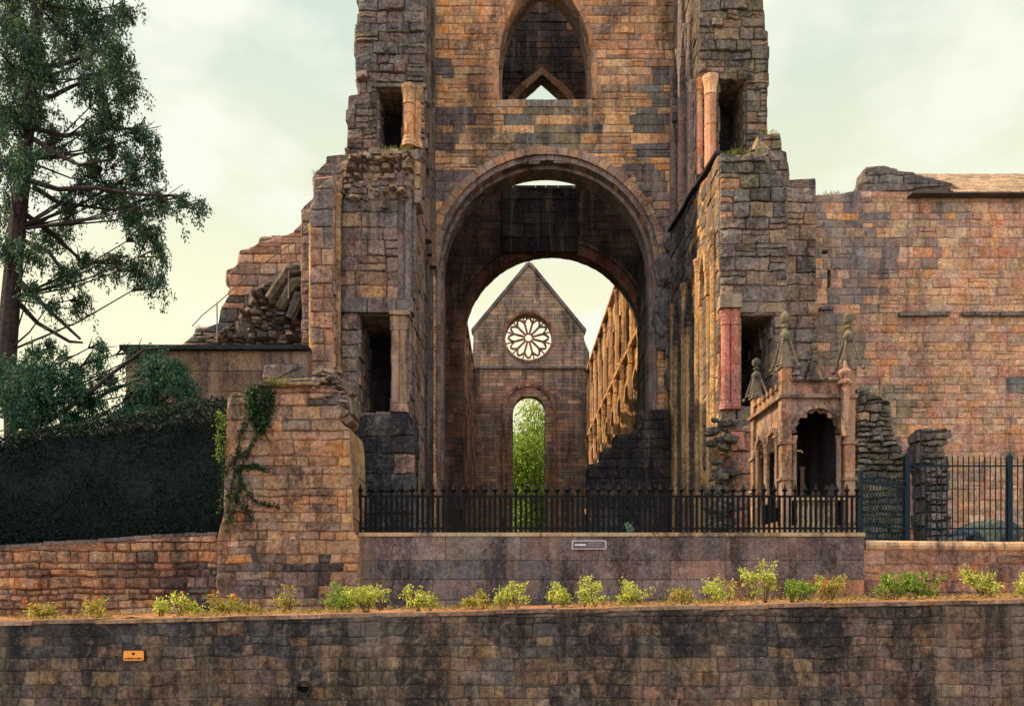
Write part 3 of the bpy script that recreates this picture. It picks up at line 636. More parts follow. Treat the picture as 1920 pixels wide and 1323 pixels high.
for a, b in ((1376, 1420), (1421, 1472)): mb.box((X(a, D1), D1-.12, Z(588, D1)), (X(b, D1)-.01, D1+.3, Z(570, D1)), c_l(0, 0), .012)
mb.build('lintel', M_pier, chr_)
for xx in (1358, 1375):
    mb = MB(); shaft(mb, X(xx, D1), D1-.12, Z(770, D1), Z(585, D1), .135, picker([(RED, 1)]), 1.2, jit=.05); mb.build('shaft', M_tower, chr_)
mb = MB(); mb.box((X(1345, D1), D1-.36, Z(584, D1)), (X(1385, D1), D1+.1, Z(560, D1)), s2l((160, 136, 112)), .02); mb.build('abacus', M_mon, chr_)
mb = MB(); shaft(mb, X(1447, D1+.5), D1+.5, Z(770, D1+.5), Z(592, D1+.5), .09, picker([(ORANGE, 1)]), 1.5); mb.build('niche_shaft', M_mon, chr_)
mb = MB(); masonry('', face(D1-.6), px(D1-.6, [(1372, 1075), (1370, 800), (1385, 786), (1446, 783), (1448, 1075)]), (), .58, (.4, .65), (.5, 1.0), picker([(RED, 2), (BROWN, 3), (MAUVE, 1)]), mb=mb, skin=.08, lump=.05, wob=.05, relief=(.02, .08))
rubble(mb, D1-.5, [(1322, 1060), (1322, 800), (1345, 785), (1374, 790), (1376, 1060)], 60, .10, .2, picker([(GREY, 2), (DARK, 3), (OLIVE, 2)]), .3); mb.build('plinth_block', M_pier, chr_)
# sunlit inner face with lancet recesses
hs = []
for c, h_ in ((24.55, .33), (26.3, .5), (28.3, .5), (30.1, .35)):
    hs.append([(c-h_, 5.6)]+pointed(c, 10.6, h_, 1.5, 6)+[(c+h_, 5.6)])
c_lit = picker([(GOLD, 4), (OCHRE, 1), (ORANGE, .6)], [], None); c_shade = picker([(GREY, 3), (MAUVE, 1), (DARK, 1)])
def c_rw(u, v): return c_lit(u, v) if u < 26.0+U(-.5, .5) else c_shade(u, v)  # gold up to the sun's edge, grey past it: light put into the colour
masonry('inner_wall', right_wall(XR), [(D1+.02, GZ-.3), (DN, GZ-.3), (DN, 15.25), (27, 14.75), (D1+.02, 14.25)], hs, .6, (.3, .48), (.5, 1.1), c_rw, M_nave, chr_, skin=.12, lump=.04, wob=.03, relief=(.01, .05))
masonry('recess_back', right_wall(XR+.62), [(D1+.3, GZ-.3), (DN, GZ-.3), (DN, 14.8), (D1+.3, 13.9)], (), .08, (.3, .5), (.5, 1.1), picker([(MAUVE, 2), (RED, 1), (DARK, 1)]), M_dark, chr_, reveal=False)
mb = MB()
for k, yy in enumerate((24.12, 24.98, 25.7, 26.9, 27.7, 28.9, 29.65, 30.55)):
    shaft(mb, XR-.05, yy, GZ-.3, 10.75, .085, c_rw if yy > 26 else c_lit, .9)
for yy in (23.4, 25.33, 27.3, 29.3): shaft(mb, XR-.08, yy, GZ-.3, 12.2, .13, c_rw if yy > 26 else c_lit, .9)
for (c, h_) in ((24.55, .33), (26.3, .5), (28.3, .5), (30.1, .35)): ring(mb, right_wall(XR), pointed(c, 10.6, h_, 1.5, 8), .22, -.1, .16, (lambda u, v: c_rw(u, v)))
mb.build('wall_shaft', M_nave, chr_)
mb = MB()                                           # dark lead-capped edge along the sloping wall top
pts = [(D1+.05, 14.3), (26.9, 14.85), (27.1, 14.8), (DN+.1, 15.35)]
for a, b in zip(pts[:-1], pts[1:]):
    vs = [(x, y, z+dz) for (y, z) in (a, b) for x in (XR-.14, XR+.10) for dz in (0, .09)]
    mb.add(vs, [(0, 1, 3, 2), (4, 6, 7, 5), (0, 4, 5, 1), (2, 3, 7, 6), (0, 2, 6, 4), (1, 5, 7, 3)], s2l((44, 44, 48)))
mb.build('coping', M_slate, chr_)
# carved arch debris, blue-grey, at the root of the tower arch
mb = MB(); rubble(mb, DN-.35, [(1236, 600), (1228, 500), (1245, 440), (1275, 420), (1300, 560), (1312, 700), (1262, 730)], 50, .18, .42, picker([(GREY, 4), (DARK, 1)]), .5, 1.6); mb.build('respond', M_pier, chr_)

upr = thing('upper_pier', 'upper right pier beside the tower with red shaft and narrow dark opening', 'ruined pier')
o_ = [(X(1311, D2), Z(320, D2)), (X(1438, D2), Z(320, D2))]+px(D2, [(1438, 160), (1440, 60), (1432, 55), (1428, -20), (1424, -120), (1309, -120), (1309, 60)])
masonry('pier_wall', face(D2), o_, [px(D2, [(1346, 292), (1398, 292), (1398, 150), (1346, 150)])], 1.5, (.25, .45), (.35, .9), picker([(GREY, 3), (OLIVE, 3), (BROWN, 1.5), (OCHRE, 1), (DARK, 1)]), M_pier, upr, skin=.06, lump=.06, wob=.025, relief=(.01, .12), rubbly=.4, jit=.03, joint=.014)
masonry('niche_back', face(D2+1.45), mat=M_recess, parent=upr, outer=px(D2+1.45, [(1330, 320), (1395, 320), (1395, 130), (1330, 130)]), thick=.4, course=(.3, .5), length=(.5, 1), col=picker([(DARK, 4), (GREY, 1)], [(1372, 215, 20, 20, [(OLIVE, 3), (OCHRE, 2)], 1)], D2+1.45), reveal=False)
mb = MB(); shaft(mb, X(1329, D2), D2-.2, Z(330, D2), Z(152, D2), .2, picker([(RED, 1), (ORANGE, 2), (BROWN, 1)]), 1.2, base=False, jit=.03); mb.build('shaft', M_tower, upr)
mb = MB(); shaft(mb, X(1312, D2), D2-.02, Z(330, D2), Z(150, D2), .12, picker([(RED, 1), (ORANGE, 2), (BROWN, 1)]), 1.2, base=False, jit=.03); mb.build('shaft', M_tower, upr)
XU = 6.3
hs = [[(c-h_, 16.0)]+pointed(c, 19.5, h_, 2.2, 6)+[(c+h_, 16.0)] for c, h_ in ((28.4, .5), (29.7, .5))]
masonry('upper_inner_wall', right_wall(XU), [(D2+.02, 14.5), (DN, 14.5), (DN, 28), (D2+.02, 28)], hs, .5, (.3, .5), (.5, 1.1), picker([(GREY, 3), (DARK, 1), (MAUVE, 2), (OLIVE, 1)]), M_pier, upr)
masonry('recess_back', right_wall(XU+.52), [(D2+1.5, 14.5), (DN, 14.5), (DN, 28), (D2+1.5, 28)], (), .5, (.4, .5), (.5, 1.1), picker([(DARK, 2)]), M_dark, upr, reveal=False)
mb = MB()
for k, (yy, r_) in enumerate(((27.5, .13), (27.75, .1), (29.05, .15), (30.35, .14), (30.7, .1))): mb = MB(); shaft(mb, XU-.1, yy, 14.6, 19.2+(k % 3)*2.5, r_, picker([(GREY, 2), (PINK, 2), (MAUVE, 2)]), 1.0); mb.build('wall_shaft', M_pier, upr)
for c in (28.4, 29.7): mb = MB(); ring(mb, right_wall(XU), pointed(c, 19.5, .5, 2.2, 8), .2, -.1, .2, picker([(GREY, 3), (MAUVE, 1)])); mb.build('recess_moulding', M_pier, upr)

# ================================================================= TRANSEPT RUIN + HANDRAIL + SIDE WALL
trs = thing('ruined_stair_wall', 'broken reddish wall stepping down to the left against the sky, grey rubble at its foot', 'ruined wall')
DT = 26.6
so_ = [(338, 655), (348, 640), (366, 636), (370, 616), (408, 614), (412, 598), (418, 596), (414, 580), (432, 572), (428, 548), (436, 542), (425, 530), (426, 506), (446, 500), (450, 470), (484, 464), (487, 447), (548, 446), (552, 433), (568, 432), (568, 392), (600, 392), (600, 655)]
o_ = px(DT, so_)+px(DT, [(600, 1055), (338, 1055)])
masonry('wall', face(DT), o_, (), 1.3, (.3, .45), (.45, .95), picker([(ORANGE, 2), (PINK, 3), (BROWN, 2), (MAUVE, 1)], [(470, 480, 60, 50, [(MAUVE, 2), (BROWN, 2), (PINK, 2)], .6), (500, 610, 110, 60, [(GREY, 3), (DARK, 2)], .9), (380, 635, 50, 25, [(GREY, 3), (DARK, 1)], .9)], DT), M_range, trs, skin=.08, lump=.03, wob=.015, relief=(.02, .12), rubbly=.3, jit=.03)
mb = MB(); masonry('', face(DT-.25), px(DT-.25, [(440, 656), (448, 600), (470, 575), (478, 548), (500, 536), (540, 512), (586, 500), (586, 656)]), (), .5, (.12, .28), (.16, .5), picker([(GREY, 4), (DARK, 1), (MAUVE, 2), (OCHRE, .5)]), mb=mb, relief=(.0, .42), jit=.06, joint=.025, bev=.04, rubbly=.5, mortar=(64, 58, 56))
rubble(mb, DT-.5, [(440, 655), (452, 590), (478, 560), (500, 540), (545, 520), (582, 540), (582, 655)], 10, .08, .14, picker([(GREY, 4), (DARK, 1), (MAUVE, 2)]), .6)
rubble(mb, DT-.2, [(345, 655), (380, 630), (440, 615), (480, 655)], 16, .1, .2, picker([(GREY, 3), (BROWN, 1), (DARK, 1)]), .4, .5); mb.build('rubble', M_pier, trs)
mb = MB()
for k in range(3):
    a = P(505+k*20, 560+k*18, DT-.8); b = P(580, 500+k*30, DT-.9); mb.tube([a, (a+b)/2+Vector((0, -.1, .35)), b], [.16, .2, .22], c_up(0, 0), 7)
mb.build('broken_rib', M_pier, trs)
hr = thing('handrail', 'thin metal handrail climbing the broken stair wall', 'handrail')
mb = MB(); mb.tube([P(360, 612, 25.5), P(378, 592, 25.5), P(415, 562, 25.5), P(470, 512, 25.5), P(553, 451, 25.5)], .015, s2l((90, 82, 78)), 6); mb.build('rail', M_iron, hr)
for a, b, c in ((407, 567, 640), (541, 459, 560)):
    mb = MB(); mb.tube([P(a, b, 25.5), P(a, c, 25.5)], .02, s2l((140, 132, 122)), 6); mb.build('post', M_iron, hr)

lw = thing('precinct_wall', 'plain brown wall under a dark flat coping behind the clipped hedge', 'wall')
masonry('wall', face(22.0), px(22.0, [(236, 1072), (236, 657), (579, 657), (579, 1072)]), (), .7, (.45, .65), (.7, 1.4), picker([(BROWN, 3), (MAUVE, 1), (OCHRE, .6)]), M_ash, lw, relief=(.005, .03))
mb = MB(); mb.box((X(230, 22), 21.8, Z(658, 22)), (X(580, 22), 22.9, Z(650, 22)), s2l((40, 40, 44))); mb.build('coping', M_slate, lw)

# ================================================================= RIGHT-HAND RANGE
rg = thing('range_building', 'long pink and grey rubble-walled range with a slate roof to the right of the choir', 'building')
DR = 25.5
c_rg = picker([(PINK, 3), (ORANGE, 2.6), (OCHRE, 2.0), (RED, .8), (MAUVE, .5), (GREY, .2)], [
    (1590, 460, 110, 140, [(GREY, 3), (MAUVE, 3), (OCHRE, .8)], 0.85), (1740, 420, 100, 80, [(MAUVE, 3), (OCHRE, 1.5), (PINK, 1)], .6), (1570, 640, 60, 80, [(GREY, 3), (OCHRE, 2), (OLIVE, 1)], .9), (1650, 770, 60, 60, [(OCHRE, 2), (GREY, 1), (OLIVE, 1)], .7),
    (1570, 400, 30, 18, [(ORANGE, 3)], .9), (1640, 430, 22, 30, [(ORANGE, 3)], .8), (1880, 420, 60, 90, [(RED, 1), (ORANGE, 2), (PINK, 2)], .7), (1905, 720, 22, 30, [(GREY, 5)], 1)], DR)
ro = px(DR, [(1524, 1060), (1524, 372)])+px(DR, [(1530, 366), (1575, 364), (1595, 360), (1612, 356), (1650, 360), (2080, 360), (2080, 1060)])
slits = [px(DR, [(1551, 540), (1558, 540), (1558, 506), (1551, 506)]), px(DR, [(1538, 574), (1560, 574), (1558, 567), (1542, 567)]), px(DR, [(1541, 476), (1553, 476), (1553, 468), (1541, 468)])]
masonry('rubble_wall', face(DR), ro, slits, .9, (.2, .38), (.28, .7), c_rg, M_range, rg, skin=.08, lump=.02, wob=.018, relief=(.002, .025), rubbly=.12, jit=.02, joint=.01, mortar=(140, 112, 92), miss=.006)
mb = MB()
for a, b in ((1683, 1776), (1800, 1868), (1872, 1960)):
    mb = MB(); mb.box((X(a, DR), DR-.16, Z(594, DR)), (X(b, DR), DR+.1, Z(587, DR)), s2l((112, 98, 92)), .01); mb.build('string_course', M_pier, rg)
mb = MB(); mb.box((X(1535, DR), DR-.14, Z(583, DR)), (X(1560, DR), DR+.1, Z(578, DR)), s2l((88, 82, 82)), .01); mb.build('window_sill', M_pier, rg)
mb = MB()                                             # slate roof, course by course
e0 = P(1640, 361, DR-.25); ridge_y = DR+4.6; rz = Z(327, ridge_y); xa = X(1655, 30.1); xb = X(2150, DR); nrow = 22
for k in range(nrow):
    t0, t1 = k/nrow, (k+1)/nrow; y0 = DR-.3+(ridge_y-DR+.3)*t0; y1 = DR-.3+(ridge_y-DR+.3)*(t1+.02); z0 = e0.z+(rz-e0.z)*t0; z1 = e0.z+(rz-e0.z)*t1; x_ = xa+U(-.2, 0)
    while x_ < xb:
        w = U(.3, .5); g_ = U(.85, 1.15); c = s2l((214*g_, 176*g_, 136*g_))
        mb.add([(x_, y0, z0+.05), (x_+w-.01, y0, z0+.05), (x_+w-.01, y1, z1+.02), (x_, y1, z1+.02), (x_, y0, z0), (x_+w-.01, y0, z0)], [(0, 1, 2, 3), (0, 1, 5, 4)], c); x_ += w
mb.add([(xa, DR-.3, e0.z-.02), (xb, DR-.3, e0.z-.02), (xb, ridge_y, rz-.02), (xa, ridge_y, rz-.02), (xb, ridge_y+4.6, e0.z), (xa, ridge_y+4.6, e0.z)], [(0, 1, 2, 3), (3, 2, 4, 5)], s2l((90, 84, 80)))
mb.build('roof', M_slate, rg)
mb = MB(); mb.box((X(1700, DR), DR-.34, e0.z-.06), (xb, DR-.02, e0.z-.02), s2l((84, 76, 74))); mb.build('gutter', M_slate, rg)
masonry('gable_end', face(DR+.05), px(DR+.3, [(1610, 372), (1611, 347), (1615, 346), (1617, 324), (1646, 321), (1672, 324), (1674, 329), (1706, 331), (1708, 337), (1742, 342), (1744, 348), (1780, 353), (1782, 358), (1800, 366)]), (), .6, (.25, .4), (.4, .8), picker([(GREY, 3), (OLIVE, 1), (MAUVE, 1)]), M_pier, rg, skin=.1, lump=.02, wob=.04, relief=(.02, .1), jit=.02)
# torn wall stubs in front of the range
o = MB(); masonry('', face(24.6), px(24.6, [(1602, 1062), (1604, 800), (1608, 735), (1630, 728), (1632, 742), (1668, 752), (1672, 800), (1690, 850), (1705, 1062)]), (), .8, (.14, .28), (.3, .7), picker([(GREY, 3), (OLIVE, 3), (DARK, 2), (OCHRE, 1)]), mb=o, skin=.08, lump=.08, wob=.05, relief=(.02, .2), jit=.05, joint=.03, mortar=(50, 48, 44), rubbly=.5)
rubble(o, 24.6, [(1606, 1050), (1606, 760), (1662, 760), (1685, 860), (1700, 1050)], 40, .06, .14, picker([(GREY, 3), (OLIVE, 3), (DARK, 2), (OCHRE, 1)]), .15, .45)
tag(o.build('torn_wall_stub', M_pier), 'wide grey-green stump of torn masonry against the range beside the carved canopy', 'wall stub')
o = MB(); masonry('', face(23.6), px(23.6, [(1738, 1065), (1736, 880), (1729, 870), (1732, 832), (1727, 826), (1727, 808), (1775, 804), (1777, 822), (1764, 828), (1774, 880), (1778, 1065)]), (), .7, (.14, .26), (.25, .6), picker([(DARK, 3), (MAUVE, 2), (GREY, 2)]), mb=o, skin=.08, lump=.06, wob=.05, relief=(.02, .2), jit=.05, joint=.03, mortar=(46, 44, 44), rubbly=.5)
rubble(o, 23.6, [(1738, 1040), (1733, 830), (1770, 830), (1777, 1040)], 16, .06, .14, picker([(DARK, 3), (MAUVE, 2), (GREY, 2)]), .15, .45)
tag(o.build('torn_wall_stub', M_pier), 'narrow dark stack of ragged stones standing alone behind the thin railing', 'wall stub')

# ================================================================= FRONT RUINED WALL
fr_ = thing('ruined_wall_end', 'tall pale broken wall end between the hedge and the iron railing, topped by loose slabs', 'ruined wall')
DW = 14.7
c_fw = picker([(OCHRE, 5), (PINK, 2), (MAUVE, 1), (BROWN, 1.5), (ORANGE, 1), (GREY, .6)], [(620, 745, 50, 35, [(DARK, 2), (GREY, 2)], .9), (540, 1085, 150, 55, [(GREY, 3), (MAUVE, 3), (BROWN, 1)], .85), (595, 1080, 40, 50, [(DARK, 3)], .8), (650, 900, 12, 120, [(OCHRE, 3), (GOLD, 1)], .9), (600, 840, 40, 20, [(ORANGE, 1), (OCHRE, 2)], .7)], DW)  # ochre-gold strip paints the lit look of the right edge
o_ = px(DW, [(404, 1152), (410, 1000), (420, 960), (422, 860), (428, 745), (432, 738)])+jag(px(DW, [(432, 738), (480, 727), (560, 724), (612, 722)]), .2, .02)+px(DW, [(640, 735), (648, 775), (636, 790), (656, 804), (660, 830), (662, 1002), (673, 1004), (673, 1152)])
masonry('wall', face(DW), o_, (), 1.25, (.13, .32), (.16, .62), c_fw, M_front, fr_, skin=.045, lump=.035, wob=.02, relief=(.002, .03), rubbly=.15, jit=.012, joint=.009, mortar=(150, 126, 106), revlen=.3)
mb = MB(); masonry('', face(DW+.02), px(DW+.02, [(586, 726), (590, 700), (606, 694), (626, 700), (640, 715), (652, 742), (657, 776), (640, 786), (628, 760), (600, 748), (560, 738)]), (), .7, (.05, .13), (.07, .26), picker([(GREY, 3), (DARK, 1), (OLIVE, 1), (OCHRE, 1.5), (MAUVE, 1)]), mb=mb, relief=(.0, .16), jit=.03, joint=.015, bev=.02, rubbly=.4, mortar=(66, 60, 54)); rubble(mb, DW+.1, [(590, 735), (590, 700), (620, 700), (650, 760)], 14, .04, .09, picker([(GREY, 3), (OCHRE, 1)]), .2, .6); mb.build('rubble', M_pier, fr_)
masonry('loose_slab', face(DW+.12), px(DW+.12, [(492, 711), (499, 685), (520, 680), (560, 681), (571, 687), (577, 709)]), (), .7, (.2, .26), (.5, .9), picker([(GREY, 2), (MAUVE, 1)]), M_pier, fr_, relief=(.01, .02), skin=.04, lump=.04, wob=.02)
masonry('loose_slab', face(DW-.12), px(DW-.12, [(482, 721), (487, 713), (540, 712), (592, 709), (600, 716), (596, 723)]), (), .9, (.06, .1), (.3, .7), picker([(OCHRE, 2), (OLIVE, 1)]), M_pier, fr_, relief=(.01, .03), skin=.04, lump=.04, wob=.02)
# ================================================================= RETAINING WALLS
hw = thing('hedge_wall', 'low rough wall of rounded orange and brown stones under the clipped hedge', 'wall')
DH = 15.0
htop = [(-120, 1036), (0, 1029), (120, 1021), (230, 1014), (330, 1007), (410, 1004)]
o_ = px(DH, [(410, 1156), (-120, 1170)])+px(DH, htop)
masonry('wall', face(DH), o_, (), .5, (.08, .24), (.12, .5), picker([(ORANGE, 2.4), (BROWN, 3), (PINK, 2), (OCHRE, 1)], [(290, 1090, 90, 50, [(DARK, 2), (BROWN, 3)], .8), (380, 1100, 40, 60, [(GREY, 3), (MAUVE, 2)], .8)], DH), M_front, hw, skin=.04, lump=.05, wob=.025, relief=(.015, .07), rubbly=.25, jit=.02, joint=.012, bev=.03, mortar=(96, 78, 64))
mb = MB()
for k in range(26):
    t = -120+530*k/26; t2 = -120+530*(k+1)/26-1
    def yh(q): return np.interp(q, [a for a, b in htop], [b for a, b in htop])
    a, b = P(t, yh(t), DH), P(t2, yh(t2), DH); j = U(-.01, .01)
    vs = [(x_, y_, z_+dz+j) for (x_, z_) in ((a.x, a.z), (b.x, b.z)) for y_ in (DH-.06+j, DH+.45) for dz in (0, .07)]
    mb.add(vs, [(0, 1, 3, 2), (4, 6, 7, 5), (0, 4, 5, 1), (2, 3, 7, 6), (0, 2, 6, 4), (1, 5, 7, 3)], picker([(GREY, 2), (MAUVE, 1)])(0, 0))
mb.build('coping', M_front, hw)

fw = thing('railing_wall', 'long low wall of big smooth grey blocks carrying the iron railing', 'wall')
rows = [Z(1156, 15), Z(1088, 15), Z(1050, 15), Z(1004, 15)]
rows = [Z(1158, 15), Z(1124, 15), Z(1086, 15), Z(1050, 15), Z(1005, 15)]
masonry(name='wall', fr=face(15.0), skin=.12, lump=.003, wob=.006, outer=px(15, [(673, 1158), (1620, 1158), (1620, 1005), (673, 1005)]), holes=(), thick=.55, course=(.3, .4), length=(1.0, 1.9), col=picker([(MAUVE, 3), (GREY, 3)], [(1200, 1070, 180, 40, [(BROWN, 3), (PINK, 2), (MAUVE, 1)], .8), (1500, 1080, 150, 50, [(BROWN, 3), (MAUVE, 2), (ORANGE, .5)], .8), (1590, 1070, 40, 40, [(ORANGE, 2)], .8), (870, 1050, 200, 60, [(GREY, 4)], .7)], 15), mat=M_ash, parent=fw, relief=(.004, .012), joint=.006, bev=.008, rows=rows, mortar=(70, 62, 60))
mb = MB(); x_ = X(673, 15)
while x_ < X(1620, 15)-.05:
    x2 = min(X(1622, 15), x_+U(.9, 1.5)); mb.box((x_, 14.97, Z(1005, 15)), (x2-.006, 15.55, Z(998, 15)), s2l((178*U(.93, 1.05), 150, 112))); x_ = x2
mb.build('coping', M_mon, fw)
rw = thing('low_wall', 'low pink rubble wall with pale rounded coping beyond the end of the big grey blocks', 'wall')
masonry('wall', face(15.3), px(15.3, [(1616, 1140), (2060, 1130), (2060, 1026), (1616, 1022)]), (), .45, (.16, .34), (.25, .7), picker([(PINK, 3), (ORANGE, 1.5), (BROWN, 2), (MAUVE, 1)]), M_front, rw, skin=.06, lump=.012, wob=.03, relief=(.004, .025), joint=.02, rubbly=.3, mortar=(160, 132, 112))
mb = MB(); x_ = X(1621, 15.3)
while x_ < X(2060, 15.3):
    x2 = x_+U(.5, .9); zc = Z(1022, 15.3)-(x_-X(1620, 15.3))*.009
    mb.tube([(x_, 15.32, zc), (x2-.01, 15.32, zc-.005)], .1, s2l((196, 160, 122)), 10); mb.box((x_, 15.25, zc-.07), (x2-.01, 15.7, zc+.02), s2l((110, 80, 70))); x_ = x2
mb.build('coping', M_mon, rw)

st = thing('street_wall', 'blackened rubble retaining wall along the street at the very front', 'wall')
outer = [(-7.6, -.1), (8.0, -.1), (8.0, zbed(8.0)-.05), (-7.6, zbed(-7.6)-.05)]
hc = (X(570, 10), Z(1288, 10)); pipe_h = [(hc[0]+.10*math.cos(k*math.pi/6), hc[1]+.085*math.sin(k*math.pi/6)) for k in range(12)]
masonry('wall', face(10.0), outer, [pipe_h], .5, (.06, .18), (.08, .34), picker([(GREY, 2.5), (MAUVE, 1.5), (BROWN, 3), (OCHRE, 2), (DARK, 1)], [(300, 1190, 500, 45, [(DARK, 3), (GREY, 2)], .8), (1300, 1190, 500, 50, [(DARK, 3), (GREY, 2), (BROWN, 1)], .8), (1800, 1240, 250, 100, [(MAUVE, 3), (PINK, 1), (BROWN, 2)], .7), (1150, 1290, 300, 40, [(OCHRE, 1), (MAUVE, 2), (PINK, 1)], .5)], 10, soft=.4), M_street, st, skin=.035, lump=.022, wob=.024, relief=(.0, .012), joint=.007, rubbly=.35, jit=.03, bev=.02, mortar=(92, 86, 82), reveal=False)
mb = MB(); x_ = -7.6
while x_ < 8.0:
    x2 = min(8.0, x_+U(.35, .9)); j = U(-.008, .012)
    vs = [(xx, yy+(j if yy < 10 else 0), zbed(xx)+dz+j) for xx in (x_, x2-.008) for yy in (9.97, 10.5) for dz in (-.05, 0)]
    mb.add(vs, [(0, 1, 3, 2), (4, 6, 7, 5), (0, 4, 5, 1), (2, 3, 7, 6), (0, 2, 6, 4), (1, 5, 7, 3)], picker([(PINK, 2), (BROWN, 2), (OCHRE, 2)])(0, 0)); x_ = x2
mb.build('coping', M_front, st)
mb = MB(); hx, hz_ = hc
for k in range(16):
    a, b = 2*math.pi*k/16, 2*math.pi*(k+1)/16
    mb.add([(hx+q*math.cos(t), y_, hz_+q*.85*math.sin(t)) for t in (a, b) for q in (.075, .10) for y_ in (9.955, 10.35)], [(0, 2, 6, 4), (0, 1, 5, 4), (2, 3, 7, 6)], s2l((44, 40, 38)))
mb.add([(hx+.09*math.cos(k*math.pi/8), 10.03, hz_+.078*math.sin(k*math.pi/8)) for k in range(16)], [tuple(range(16))], s2l((6, 6, 7)))  # black disc stands in for the shade inside the pipe
mb.build('drain_pipe', M_slate, st)
mb = MB()
nx, ny = 140, 24; vs = []; fs = []
for i in range(nx+1):
    for j in range(ny+1):
        x_ = -12+26*i/nx; y_ = 10.45+4.95*j/ny
        vs.append((x_, y_, zbed(x_)-.02+.05*noise.noise(Vector((x_*2.5, y_*2.5, 0)))+.02*noise.noise(Vector((x_*9, y_*9, 3)))))
for i in range(nx):
    for j in range(ny): a = i*(ny+1)+j; fs.append((a, a+ny+1, a+ny+2, a+1))
mb.add(vs, fs, s2l((150, 104, 72))); tag(mb.build('flower_bed', M_soil), kind='structure')

# ================================================================= IRONWORK
IRON = s2l((9, 10, 13)); IRONB = s2l((22, 38, 46))
rl = thing('iron_railing', 'long black iron railing with spear finials on the smooth grey wall', 'railing')
DI = 15.28
for z_ in (930, 990):
    mb = MB(); mb.box((X(664, DI), DI-.02, Z(z_+2, DI)), (X(1614, DI), DI+.02, Z(z_-2, DI)), IRON); mb.build('rail', M_iron, rl)
def spear():
    m = MB(); zb = Z(1000, DI); zt = Z(929, DI)
    m.tube([(0, 0, zb), (0, 0, zt+.06)], .026, IRON, 8)
    m.lathe((0, 0, zt), [(.014, .0), (.03, .02), (.014, .05), (.016, .06), (.055, .10), (.06, .115), (.03, .135), (.022, .16), (.004, .235)], IRON, 8)
    return m
def plainbar():
    m = MB(); m.tube([(0, 0, Z(1000, DI)), (0, 0, Z(931, DI))], .026, IRON, 8); return m
sp0 = pb0 = None
for k in range(49):
    xx = X(676+19.4*k, DI)
    if k == 0: o = sp0 = spear().build('spear_bar', M_iron, rl)
    else: o = sp0.copy(); COL.objects.link(o); o.parent = rl
    o.location = (xx, DI, 0)
    if k == 48: break
    xx = X(676+19.4*k+9.7, DI)
    if k == 0: o = pb0 = plainbar().build('plain_bar', M_iron, rl)
    else: o = pb0.copy(); COL.objects.link(o); o.parent = rl
    o.location = (xx, DI, 0)

def bars_between(t, A, B, zb, zt, n, r, col, rails, post_a=True, post_b=True, pr=.04):
    A = Vector(A); B = Vector(B); first = None
    m = MB(); m.tube([(0, 0, zb), (0, 0, zt), (0, 0, zt+.05)], [r, r, r*.3], col, 6)
    for k in range(n):
        p = A+(B-A)*((k+.5)/n)
        if first is None: o = first = m.build('bar', M_iron, t)
        else: o = first.copy(); COL.objects.link(o); o.parent = t
        o.location = (p.x, p.y, 0)
    for z_ in rails:
        m2 = MB(); m2.tube([(A.x, A.y, z_), (B.x, B.y, z_)], .018, col, 6); m2.build('rail', M_iron, t)
    for q, on in ((A, post_a), (B, post_b)):
        if on: m3 = MB(); m3.box((q.x-pr, q.y-pr, zb), (q.x+pr, q.y+pr, zt+.04), col); m3.tube([(q.x, q.y, zt+.04), (q.x, q.y, zt+.12)], [pr*1.1, .005], col, 8); m3.build('post', M_iron, t)
gt = thing('iron_gate', 'dark blue-green iron gate of close bars at the right end of the spear railing', 'gate')
bars_between(gt, (X(1614, 15.7), 15.7, 0), (X(1700, 16.9), 16.9, 0), Z(1014, 15.5), Z(890, 15.9), 15, .013, IRONB, [Z(985, 16), Z(905, 16)], pr=.035)
mb = MB()
for k in range(8):
    t = (k+.5)/8; a = Vector((X(1614, 15.7), 15.7, 0)).lerp(Vector((X(1700, 16.9), 16.9, 0)), t); c = Vector((a.x, a.y, Z(905, 16)+.09))
    mb.tube([c+Vector((.06*math.cos(q*math.pi/4), 0, .06*math.sin(q*math.pi/4))) for q in range(9)], .009, IRONB, 5)
mb.build('scrollwork', M_iron, gt)
rr_ = thing('thin_railing', 'tall thin-barred railing with two stout posts above the low pink wall', 'railing')
bars_between(rr_, (X(1700, 16.9), 16.9, 0), (X(1892, 16.9), 16.9, 0), 2.25, Z(858, 16.9), 19, .012, IRONB, [Z(873, 16.9), Z(990, 16.9)], post_a=True, pr=.05)
bars_between(rr_, (X(1892, 16.9), 16.9, 0), (X(2010, 16.9), 16.9, 0), 2.25, Z(858, 16.9), 11, .012, IRONB, [Z(873, 16.9), Z(990, 16.9)], post_a=False, post_b=False)
mb = MB(); rock(mb, P(1846, 1012, 18.5), (.75, .6, .5), s2l((70, 82, 80)), 4); o = tag(mb.build('boulder', M_pier), 'rounded grey-green boulder behind the thin railing', 'boulder')
mb = MB(); rock(mb, P(1805, 1000, 18.2), (.3, .3, .12), s2l((76, 92, 104)), 9); rock(mb, P(1790, 1015, 18.0), (.25, .25, .12), s2l((120, 104, 96)), 2)
tag(mb.build('fallen_stone', M_pier), 'flat bluish fallen stone left of the rounded boulder', 'stone')

